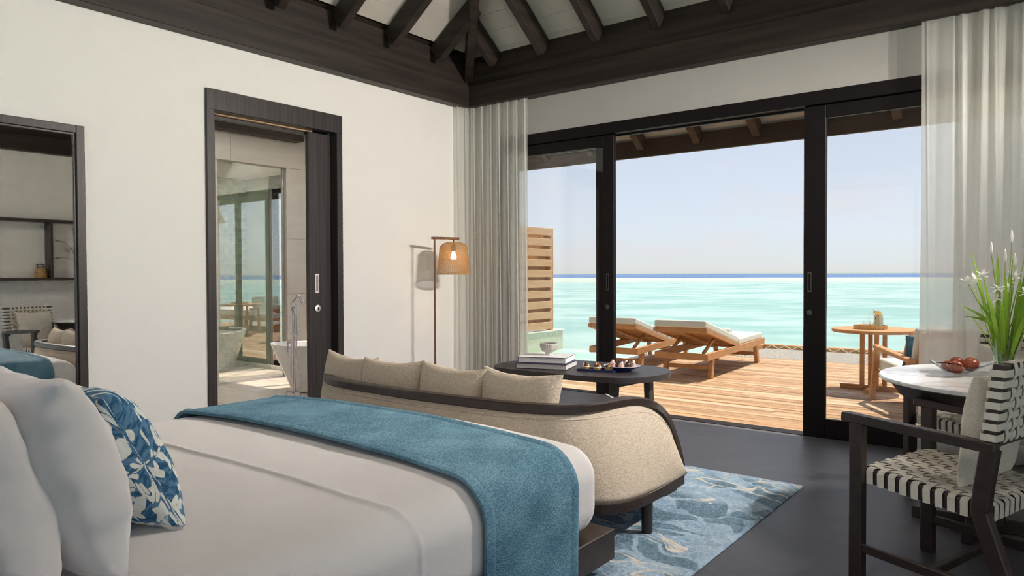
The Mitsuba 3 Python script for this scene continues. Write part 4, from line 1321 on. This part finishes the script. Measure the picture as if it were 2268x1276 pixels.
# ribbed bowl
bb = 'ribbed_bowl'
n, mrow = 96, 22
prof = np.array([(.026, 0), (.028, .006), (.024, .012), (.040, .028), (.056, .050), (.060, .068), (.055, .084), (.0525, .084), (.0575, .068), (.0535, .050), (.037, .030), (.015, .020), (.0, .019)])
a = np.linspace(0, 2 * PI, n + 1)
pp = smooth_path(np.c_[prof, 0 * prof[:, 0]], 40)[:, :2]
Rr = pp[:, 0][:, None] * np.ones_like(a) + .0022 * np.sin(a * 24 + pp[:, 1][:, None] * 30) * np.clip((pp[:, 1][:, None] - .015) / .02, 0, 1) * (np.arange(40)[:, None] < 24)
Pb = np.stack([Rr * np.cos(a), Rr * np.sin(a), np.broadcast_to(pp[:, 1][:, None], Rr.shape)], -1)
bm = grid_mesh(Pb)
base = moved(lathe([(0, 0), (.026, 0), (.026, .002), (0, .002)], 32))
bm = join(bm, base)
add(bb, moved(bm, -2.810, 4.03, CTZ + .0785), 'bowl_glaze', smooth=60, label='small ribbed grey bowl standing on the books', cat='bowl')
# blue tray with three tarts
bt = 'blue_tray'
tw_, td_ = .262, .090
trm = join(rbox(tw_, td_, .006, .0028, 6), )
outl = sg.box(-tw_ / 2, -td_ / 2, tw_ / 2, td_ / 2).buffer(.0).buffer(-.012).buffer(.012, quad_segs=6)
traym = join(poly_prism(outl, 0, .005), poly_prism(outl.difference(outl.buffer(-.005)), .005, .014))
ang = math.radians(11)
tcx, tcy = -2.425, 4.03
add(bt, moved(traym, tcx, tcy, CTZ + .001, ang), 'glaze_blue', smooth=30, label='narrow glossy blue tray with three fruit tarts', cat='tray')
r3 = np.random.default_rng(9)
for i in range(3):
    key = 'fruit_tart' if i == 0 else f'fruit_tart_{i:03d}'
    tag(key, ['fruit tart at the left end of the blue tray', 'fruit tart with mango in the middle of the blue tray', 'fruit tart with blackberry at the right end of the blue tray'][i], 'tart', 'fruit tarts on the blue tray')
    ox = (i - 1) * .080
    px_, py_ = tcx + ox * math.cos(ang), tcy + ox * math.sin(ang)
    add(key + '__crust', moved(lathe([(0, 0), (.026, 0), (.032, .020), (.029, .020), (.024, .008), (0, .008)], 24), px_, py_, CTZ + .0065), 'pastry', smooth=30)
    add(key + '__filling', moved(lathe([(0, 0), (.028, 0), (.026, .006), (0, .009)], 20), px_, py_, CTZ + .022), 'cream', smooth=30)
    for j in range(6):
        q = 2 * PI * j / 6 + i
        rr = .016 if j else .0
        add(key + '__fruit', moved(trimesh.creation.icosphere(2, r3.uniform(.007, .0105)), px_ + rr * math.cos(q), py_ + rr * math.sin(q), CTZ + .036 + (.010 if j == 0 else 0)), ['berry_dark', 'mango', 'berry_red', 'berry_dark', 'mango', 'berry_dark'][(j + i * 2) % 6], smooth=True)
    mw = trimesh.creation.cone(.012, .03, sections=4)
    add(key + '__mango_wedge', moved(mw, px_ - .008 + .008 * i, py_ - .012, CTZ + .030), 'mango' if i < 2 else 'berry_dark')
# plate with petits fours
pt = 'dessert_plate'
pcx, pcy = -2.305, 4.14
add(pt, moved(lathe([(0, .006), (.048, .006), (.050, 0), (.058, 0), (.062, .008), (.085, .014), (.118, .030), (.119, .033), (.116, .034), (.084, .019), (.058, .013), (0, .012)], 56), pcx, pcy, CTZ + .001), 'glaze_blue', smooth=40, label='round blue rimmed plate of small desserts', cat='plate')
add(pt + '__rim', hoop((pcx, pcy, CTZ), .117, .035, .0022, 56), 'plate_rim', smooth=True, label='pale rim')
add(pt + '__well', moved(lathe([(0, 0), (.083, .006), (.1155, .0215), (.1155, .0225), (.083, .0075), (0, .002)], 48), pcx, pcy, CTZ + .0135), 'plate_rim', smooth=40)
DL = ['at the left of the plate', 'dark one beside the left one', 'in the front middle of the plate', 'at the back of the plate', 'dark one at the front right', 'at the right of the plate', 'behind the front one']
for i, (u, v, kind) in enumerate(((-.07, .0, 0), (-.035, .02, 1), (.005, -.03, 2), (.01, .045, 0), (.045, -.012, 1), (.075, .005, 0), (-.01, .005, 1))):
    key = 'petit_four' if i == 0 else f'petit_four_{i:03d}'
    tag(key, 'small dessert ' + DL[i], 'dessert', 'small desserts on the plate')
    x_, y_ = pcx + u * .866 + v * -.2, pcy + u * .3 + v
    b = ['pink_cream', 'choc', 'pink_cream'][kind]
    zz = CTZ + .018 + (abs(u) * .08)
    add(key + '__cake', moved(lathe([(0, 0), (.018, 0), (.020, .012), (.016, .030), (.008, .038), (0, .040)], 18), x_, y_, zz), b, smooth=40)
    add(key + '__cream', moved(trimesh.creation.icosphere(2, .009), x_ + .004, y_, zz + .038), 'cream' if kind != 1 else 'berry_dark', smooth=True)
    add(key + '__mint_leaf', moved(bar((0, 0, 0), (.02, .0, .008), .010, .0015, 0), x_ + .010, y_ - .012, zz + .022, i), 'mint')


# ------------------------------------------------------------------ dining chairs
def dining_chair(key, x, y, f, label, cushion_label, zs=1.0):
    f = np.array(f, float) / np.linalg.norm(f)
    r = np.array([f[1], -f[0]])
    tag(key, label, 'chair', 'woven dining chairs')
    ck = key

    def G(p):
        p = np.atleast_2d(np.asarray(p, float))
        return np.stack([x + p[:, 0] * r[0] + p[:, 1] * f[0], y + p[:, 0] * r[1] + p[:, 1] * f[1], p[:, 2] * zs], -1)

    def B(part, p, q, w, h, up=(0, 0, 1)):
        up = np.array(up, float)
        upw = np.array([*(r * up[0] + f * up[1]), up[2]])
        add(ck + '__' + part, bar(G(p)[0], G(q)[0], w, h, .004, upw), 'dark_oak')
    hw = .29
    for s in (-1, 1):
        B('leg', (s * hw, .255, 0), (s * hw, .255, .652), .045, .052, (0, 1, 0))
        pth = G([(s * hw, -.335, 0), (s * hw, -.30, .10), (s * hw, -.205, .375), (s * hw, -.195, .41), (s * hw, -.205, .50), (s * hw, -.225, .636)])
        add(ck + '__rear_leg', sweep(pth, oct_(.045, .056, .005), side=[*r, 0]), 'dark_oak')
        B('arm', (s * hw, .315, .668), (s * hw, -.245, .640), .048, .036)
        B('stretcher', (s * hw, .245, .150), (s * hw, -.29, .125), .028, .036)
        B('seat_rail', (s * (hw - .035), .235, .437), (s * (hw - .035), -.20, .397), .030, .055)
    B('stretcher', (-hw, -.03, .138), (hw, -.03, .138), .028, .036)
    B('seat_rail', (-hw + .03, .235, .437), (hw - .03, .235, .437), .030, .055)
    B('seat_rail', (-hw + .03, -.20, .397), (hw - .03, -.20, .397), .030, .055)

    def sz(v):
        return .437 + (v - .235) * (.04 / .435) + .0275
    sw, st_ = .027, .0035
    U = np.linspace(-.222, .222, 11)
    Vv = np.linspace(-.178, .213, 10)
    su = hw - .018
    for i, v in enumerate(Vv):          # straps across, wrapped round the side rails
        us = np.linspace(-su + .006, su - .006, 67)
        z = sz(v) + .006 + .0042 * np.cos(PI * (us - U[0]) / (U[1] - U[0]) + PI * i) * (np.abs(us) < .245)
        p = [(-su + .02, v, sz(v) - .060), (-su - .004, v, sz(v) - .055), (-su - .006, v, sz(v) - .004)] + [(u, v, zz) for u, zz in zip(us, z)] + [(su + .006, v, sz(v) - .004), (su + .004, v, sz(v) - .055), (su - .02, v, sz(v) - .060)]
        add(ck + '__seat_strap', sweep(G(p), oct_(sw, st_, .001), side=[*f, 0]), 'strap_fabric', smooth=40)
    for j, u in enumerate(U):
        vs = np.linspace(-.208, .243, 61)
        z = sz(vs) + .006 - .0042 * np.cos(PI * (vs - Vv[0]) / (Vv[1] - Vv[0]) + PI * j)
        p = [(u, -.19, sz(-.2) - .060), (u, -.216, sz(-.2) - .055), (u, -.218, sz(-.2) - .004)] + [(u, v, zz) for v, zz in zip(vs, z)] + [(u, .252, sz(.24) - .004), (u, .250, sz(.24) - .055), (u, .23, sz(.24) - .060)]
        add(ck + '__seat_strap', sweep(G(p), oct_(.030, st_, .001), side=[*r, 0]), 'strap_fabric', smooth=40)
    # backrest
    zb, zt = .645, .932

    def bv(z):
        return -.215 - .035 * (z - zb) / (zt - zb)
    for s in (-1, 1):
        B('back_post', (s * (hw - .02), bv(.60), .60), (s * (hw - .02), bv(zt), zt), .050, .040, (0, 1, 0))
    B('back_rail', (-hw + .03, bv(zt - .02), zt - .02), (hw - .03, bv(zt - .02), zt - .02), .036, .034)
    B('back_rail', (-hw + .03, bv(zb + .012), zb + .012), (hw - .03, bv(zb + .012), zb + .012), .036, .034)
    Z = np.linspace(zb + .030, zt - .030, 7)
    Ub = np.linspace(-.215, .215, 10)
    for i, z in enumerate(Z):
        us = np.linspace(-hw + .035, hw - .035, 55)
        d_ = .0045 * np.cos(PI * (us - Ub[0]) / (Ub[1] - Ub[0]) + PI * i)
        v0 = bv(z)
        back = [(u, v0 - .024 + q, z) for u, q in zip(us, d_)]
        wr = hw + .008
        p = [(-hw + .03, v0 + .024, z), (-wr + .002, v0 + .024, z), (-wr, v0 - .0235, z), (-wr + .012, v0 - .026, z)] + back + [(wr - .012, v0 - .026, z), (wr, v0 - .0235, z), (wr - .002, v0 + .024, z), (hw - .03, v0 + .024, z)]
        add(ck + '__back_strap', sweep(G(p), oct_(.025, st_, .001), side=[0, 0, 1]), 'strap_fabric', smooth=40)
        p = [(-hw + .03, v0 + .024, z)] + [(u, v0 + .022 - q, z) for u, q in zip(us, d_)] + [(hw - .03, v0 + .024, z)]
        add(ck + '__back_strap', sweep(G(p), oct_(.025, st_, .001), side=[0, 0, 1]), 'strap_fabric', smooth=40)
    for j, u in enumerate(Ub):
        zs_ = np.linspace(zb + .008, zt - .012, 41)
        d_ = -.0045 * np.cos(PI * (zs_ - Z[0]) / (Z[1] - Z[0]) + PI * j)
        p = [(u, bv(z) - .024 + q, z) for z, q in zip(zs_, d_)]
        p += [(u, bv(zt) - .020, zt + .004), (u, bv(zt) + .016, zt + .004), (u, bv(zt) + .021, zt - .012)]
        p += [(u, bv(z) + .0215 + q, z) for z, q in zip(zs_[::-1], -d_[::-1])]
        p += [(u, bv(zb) + .015, zb - .008), (u, bv(zb) - .018, zb - .008)]
        add(ck + '__back_strap', sweep(G(p), oct_(.025, st_, .001), side=[*r, 0]), 'strap_fabric', smooth=40)
    m, _ = pillow(.42, .42, .12, 36, .06, 2.2)
    import copy
    m = m.copy()
    m.vertices = m.vertices + m.vertex_normals * ((meshkit.fbm(m.vertices * 8 + x, 3, 2) - .5) * .015)[:, None]
    m.apply_transform(trimesh.transformations.rotation_matrix(.13, [1, 0, 0]))
    M = np.eye(4)
    M[:2, 0], M[:2, 1] = r, f
    m.apply_transform(M)
    m.apply_translation(G((0, -.118, .665))[0])
    add('chair_cushion', m, 'chair_cushion_fabric', smooth=True, label=cushion_label, cat='cushion', group='cushions on the dining chairs')


dining_chair('dining_chair', -.341, 3.336, (-.95, .30), 'nearer dining chair with dark frame and woven cream straps, in front of the marble table', 'cream cushion on the nearer dining chair')
dining_chair('dining_chair_001', -.345, 4.70, (-.65, -.76), 'farther dining chair with woven cream straps behind the marble table, by the curtain', 'cream cushion on the farther dining chair', zs=.95)

# ------------------------------------------------------------------ dining table
dt = 'dining_table'
tag(dt, label='round dining table with a white marble top on a dark timber base', cat='table')
QX, QY, QZ = -.165, 4.115, .75
add(dt + '__marble_top', moved(lathe([(0, 0), (.598, 0), (.606, .005), (.608, .012), (.604, .020), (.598, .022), (0, .022)], 96), QX, QY, QZ - .022), 'marble', smooth=35, label='white marble top')
add(dt + '__drum', moved(lathe([(0, 0), (.50, 0), (.52, .004), (.565, .066), (.565, .0725), (0, .0725)], 80), QX, QY, QZ - .095), 'dark_oak', smooth=35)
for dx, dy in ((-.055, -.055), (.055, -.055), (-.055, .055), (.055, .055)):
    add(dt + '__post', box(-.315 + dx - .024, -.315 + dx + .024, 4.150 + dy * .7 - .024, 4.150 + dy * .7 + .024, .05, QZ - .095, .003), 'dark_oak')
add(dt + '__foot', bar((-.634, 4.175, .029), (.30, 4.175, .029), .052, .056, .004), 'dark_oak')
add(dt + '__foot', bar((-.365, 3.88, .0288), (-.365, 4.62, .0288), .052, .056, .004), 'dark_oak')
# vase with flowers
vx, vy = -.258, 4.33
vs = 'flower_vase'
vz = QZ + .0008
add(vs, moved(lathe([(0, 0), (.047, 0), (.049, .003), (.050, .185), (.045, .185), (.0435, .032), (0, .030)], 6), vx, vy, vz), 'clear_glass', label='six sided clear glass vase of white flowers on the marble table', cat='vase')
bq = 'flower_bouquet'
tag(bq, label='bunch of white lilies and long green leaves in the glass vase', cat='flowers')
r5 = np.random.default_rng(12)


def blade(p0, d0, L, w, droop, n=14, twist=0):
    d0 = np.array(d0, float)
    side = np.cross(d0, [0, 0, 1])
    if np.linalg.norm(side) < 1e-3:
        side = np.array([1.0, 0, 0])
    side /= np.linalg.norm(side)
    side = side * math.cos(twist) + np.cross(d0 / np.linalg.norm(d0), side) * math.sin(twist)
    t = np.linspace(0, 1, n)
    c = np.array(p0) + np.outer(t * L, d0 / np.linalg.norm(d0))
    hor = np.array([d0[0], d0[1], 0]); hn = np.linalg.norm(hor)
    c += np.outer(droop * t ** 2, (hor / hn if hn > 0 else hor)) - np.outer(.45 * droop * t ** 2.5, [0, 0, 1])
    ww = w * np.clip(np.sin(PI * (t * .93 + .05)) ** .7, .03, 1)
    P = np.stack([c - np.outer(ww, side), c + np.array([0, 0, .0]) + 0 * c - np.outer(0 * ww, side) + np.outer(.15 * ww, np.cross(side, d0 / np.linalg.norm(d0))), c + np.outer(ww, side)], 1)
    return grid_mesh(P)


base = np.array([vx, vy, vz + .036])
view = np.array([-.82, .57])  # direction across the photo to the left
def across(dx, zz, depth=0.0):
    return np.array([vx + .82 * dx + .57 * depth, vy + .57 * dx - .82 * depth, QZ + zz])


for i in range(30):
    a_ = r5.uniform(0, 2 * PI)
    tilt = r5.uniform(.03, .30)
    d0 = np.array([math.cos(a_) * tilt, math.sin(a_) * tilt, 1.0])
    L = r5.uniform(.34, .60)
    add(bq + '__leaf', blade(base + np.array([.024 * math.cos(a_), .024 * math.sin(a_), .0]), d0, L, r5.uniform(.006, .011), r5.uniform(.0, .10) * tilt * 3, twist=r5.uniform(-1, 1)), 'leaf_green', smooth=True)
for (tx2, tz2, dp) in ((-.20, .285, 0), (-.155, .37, .02), (-.23, .34, .03), (.16, .40, -.02), (.12, .30, .05)):
    q0 = base + [0, 0, .02]
    q1 = across(tx2 * .35, .25, dp * .5)
    q2 = across(tx2, tz2, dp)
    c = smooth_path([q0, q1, q2], 14)
    t = np.linspace(0, 1, 14)
    wv = .011 * np.clip(np.sin(PI * (t * .95 + .04)), .03, 1)
    sd = np.array([0, 0, 1.0]) * .8 + np.array([.57, -.82, 0]) * .6
    add(bq + '__leaf', grid_mesh(np.stack([c - np.outer(wv, sd), c + np.outer(wv * .2, [.57, -.82, 0]), c + np.outer(wv, sd)], 1)), 'leaf_green', smooth=True)
tips = [(-.192, .455, 1), (-.165, .47, 1), (-.10, .49, 1), (-.05, .425, 1), (-.052, .375, 1), (.045, .485, 1), (.092, .40, 1), (-.005, .43, 1), (.01, .655, 0), (.085, .635, 0), (-.08, .595, 0), (.045, .54, 0), (-.02, .56, 0)]
for i, (dx, zz, bloom) in enumerate(tips):
    tip = across(dx, zz, r5.uniform(-.01, .04))
    pth = smooth_path([base + [r5.uniform(-.02, .02), r5.uniform(-.02, .02), 0], base + [.15 * dx, .1 * dx, .17], base * .35 + tip * .65 + [0, 0, .03], tip], 16)
    add(bq + '__stem', tube(pth, np.linspace(.0045, .0018, 16), 6), 'stem_green', smooth=True)
    if bloom:
        ps_ = []
        ax0 = r5.uniform(0, 2 * PI)
        face = np.array([-.25, -.75, .45])
        s1 = np.cross(face, [0, 0, 1.0]); s1 /= np.linalg.norm(s1)
        s2 = np.cross(s1, face); s2 /= np.linalg.norm(s2)
        for k_ in range(6):
            q = ax0 + k_ * PI / 3
            ps_.append(blade(tip, s1 * math.cos(q) + s2 * math.sin(q) + .35 * face / np.linalg.norm(face), .036, .010, .004, 8))
        add(bq + '__blossom', join(ps_), 'petal_white', smooth=True)
    else:
        m = lathe([(0, 0), (.005, .01), (.0065, .03), (.004, .055), (0, .07)], 12)
        add(bq + '__bud', moved(m, *(tip - [0, 0, .01])), 'petal_white', smooth=True)
# glass fruit bowl: lobed, with drawn-out lips
fb = 'glass_fruit_bowl'
fcx, fcy = -.435, 4.135
a = np.linspace(0, 2 * PI, 73)
rowz = []
rr_ = [0, .03, .05, .075, .105, .125]
hh_ = [.004, .004, .008, .022, .040, .050]
for r_, h_ in zip(rr_, hh_):
    lob = 1 + .30 * np.cos(3 * a + .6) * (r_ / .125) ** 2
    rowz.append(np.stack([r_ * lob * np.cos(a), r_ * lob * np.sin(a), h_ + .014 * np.cos(3 * a + .6) * (r_ / .125) ** 2 + 0 * a], -1))
gb = thick_sheet(np.stack(rowz)[:, ::-1], .0055)
if gb.volume < 0:
    gb.invert()
add(fb, moved(gb, fcx, fcy, QZ + .004, .5), 'clear_glass', smooth=40, label='lobed clear glass bowl holding red fruit on the marble table', cat='bowl')
apple = [(0, .006), (.010, .001), (.022, .006), (.031, .022), (.032, .036), (.026, .050), (.014, .056), (.004, .052), (0, .048)]
FL = ['red fruit at the back left of the glass bowl', 'red fruit at the right of the glass bowl', 'small red fruit at the left of the glass bowl', 'red fruit at the front of the glass bowl']
for i, (dx, dy, s) in enumerate(((-.01, .045, 1.0), (.055, .01, 1.08), (-.045, .0, .85), (.0, -.045, .95))):
    m = lathe(apple, 28)
    m.apply_scale(s)
    m.apply_transform(trimesh.transformations.rotation_matrix(.4 * i, [1, .5, 0]))
    m.apply_translation(-m.bounds.mean(0))
    m = moved(m, fcx + dx, fcy + dy, QZ + .014 + .028 * s + (.010 if i < 2 else 0))
    add('red_fruit' if i == 0 else f'red_fruit_{i:03d}', m, 'fruit_red', smooth=True, label=FL[i], cat='fruit', group='red fruit in the glass bowl')

# ------------------------------------------------------------------ bathroom things
tb = 'bathtub'
tag(tb, label='white freestanding bathtub in the bathroom', cat='bathtub')
n = 72
a = np.linspace(0, 2 * PI, n + 1)
prof_ = [(0, 0, 0), (.40, .20, 0), (.44, .235, .012), (.50, .275, .15), (.575, .325, .32), (.655, .365, .49), (.66, .37, .505), (.650, .362, .510), (.625, .335, .505), (.55, .29, .32), (.48, .24, .16), (.40, .19, .10), (0, 0, .09)]
pr3 = np.array(prof_)
rowz = []
for hx_, hy_, z_ in pr3:
    e = 2.3
    ca, sa = np.cos(a), np.sin(a)
    rowz.append(np.stack([hx_ * np.sign(ca) * np.abs(ca) ** (2 / e), hy_ * np.sign(sa) * np.abs(sa) ** (2 / e), np.full_like(a, z_) + (.02 * ca ** 2 if z_ > .45 else 0)], -1))
tbm = grid_mesh(np.stack(rowz), True)
add(tb + '__basin', moved(tbm, -6.37, 5.02, 0.001, math.atan2(.86, .51)), 'porcelain', smooth=35)
add('bath_tray', moved(join(box(-.06, .06, -.38, .38, 0, .018, .003), box(-.06, -.048, -.20, .20, .018, .035), box(.048, .06, -.20, .20, .018, .035)), -6.22, 5.16, .522, math.atan2(.86, .51)), 'dark_oak', label='dark timber bath tray across the bathtub rim', cat='tray')
tp = 'bath_tap'
tag(tp, label='tall chrome floor tap with hand shower in front of the bathtub', cat='tap')
tx_, ty_ = -6.285, 4.44
av = np.array([.83, .55])
add(tp + '__base', moved(lathe([(0, 0), (.072, 0), (.075, .004), (.075, .052), (.072, .056), (0, .056)], 40), tx_, ty_, 0.0), 'chrome', smooth=30)
pth = [(tx_, ty_, .05), (tx_, ty_, .90)]
spout = [(tx_, ty_, z) for z in np.linspace(.05, .93, 12)] + [(tx_ + .055 * (1 - math.cos(q)) * av[0], ty_ + .055 * (1 - math.cos(q)) * av[1], .93 + .105 * math.sin(q)) for q in np.linspace(.15, PI * .93, 18)]
add(tp + '__spout', tube(np.array(spout), np.concatenate([np.full(12, .021), np.full(18, .0155)]), 16), 'chrome', smooth=40)
hx_, hy_ = tx_ + .052 * av[0], ty_ + .052 * av[1] - .01
add(tp + '__bracket', tube(np.array([[tx_ - .02, ty_ - .01, .655], [hx_ + .02, hy_ + .01, .655]]), .012, 12), 'chrome', smooth=30)
add(tp + '__hand_shower', tube(np.array([[hx_, hy_, .64], [hx_ - .01, hy_, .93]]), .0135, 14), 'chrome', smooth=30)
add(tp + '__hose', tube(smooth_path([(hx_, hy_, .63), (hx_ - .01, hy_, .45), (hx_ + .03, hy_ + .02, .22), (hx_ + .01, hy_ + .01, .09), (tx_ + .02, ty_ + .01, .07)], 28), .0055, 8), 'chrome', smooth=True)
add(tp + '__lever', join(tube(np.array([[tx_ - .01, ty_, .57], [tx_ - .065 * av[0], ty_ - .065 * av[1], .57]]), .016, 12), tube(np.array([[tx_ - .055 * av[0], ty_ - .055 * av[1], .565], [tx_ - .057 * av[0], ty_ - .057 * av[1], .46]]), .005, 10)), 'chrome', smooth=30)
add('toiletry_shelf', box(-8.944, -8.83, 4.62, 4.99, 1.165, 1.178, .002), 'black_plastic', label='small dark shelf on the mosaic shower wall', cat='shelf')
for i, y_ in enumerate((4.755, 4.865)):
    key = 'soap_bottle' if i == 0 else 'soap_bottle_001'
    tag(key, ['left black soap pump bottle on the shower shelf', 'right black soap pump bottle on the shower shelf'][i], 'bottle', 'soap bottles in the shower')
    add(key + '__bottle', moved(lathe([(0, 0), (.040, 0), (.042, .004), (.042, .105), (.034, .118), (.014, .124), (0, .124)], 24), -8.888, y_, 1.1785), 'black_plastic', smooth=30)
    add(key + '__collar', moved(lathe([(0, 0), (.016, 0), (.016, .025), (0, .025)], 20), -8.888, y_, 1.3025), 'gold', smooth=30)
    add(key + '__pump', join(moved(lathe([(0, 0), (.005, 0), (.005, .035), (0, .035)], 12), -8.888, y_, 1.3275), box(-8.895, -8.881, y_ - .012, y_ + .038, 1.36, 1.372)), 'black_plastic')
pl = 'pendant_lamp'
tag(pl, label='woven pendant lamp in the bathroom, seen reflected in the shower glass', cat='pendant lamp')
pc = (-6.0, 5.30, 1.98)
add(pl + '__shade', join(rattan_weave(lambda q: .17 - .11 * q, 0, .24, 26, .2, .006, pc), hoop(pc, .17, 0), hoop(pc, .06, .24)), 'rattan', kind='stuff')
add(pl + '__cord', tube(np.array([[pc[0], pc[1], 2.2], [pc[0], pc[1], 3.02]]), .004, 6), 'black_metal')
# fill lights added in the bathroom and shower ceilings
for i, (x_, y_, z_) in enumerate(((-6.3, 4.0, 3.0195), (-6.3, 5.1, 3.0195), (-8.3, 4.7, 2.5595))):
    key = 'fill_downlight' if i == 0 else f'fill_downlight_{i:03d}'
    tag(key, ['recessed fill light added near the bathroom door', 'recessed fill light added above the bathtub', 'recessed fill light added in the shower'][i], 'light', 'fill lights added in the bathroom')
    add(key + '__trim', moved(lathe([(.05, 0), (.065, 0), (.065, .006), (.05, .006), (.05, 0)], 28), x_, y_, z_ - .006), 'plastic_white', smooth=30)
    dsk = moved(lathe([(0, 0), (.05, 0), (.05, .003), (0, .003)], 28), x_, y_, z_ - .004)
    add(key + '__lens', dsk, 'plastic_white', emitter={'type': 'area', 'radiance': rgb(520, 495, 455)})
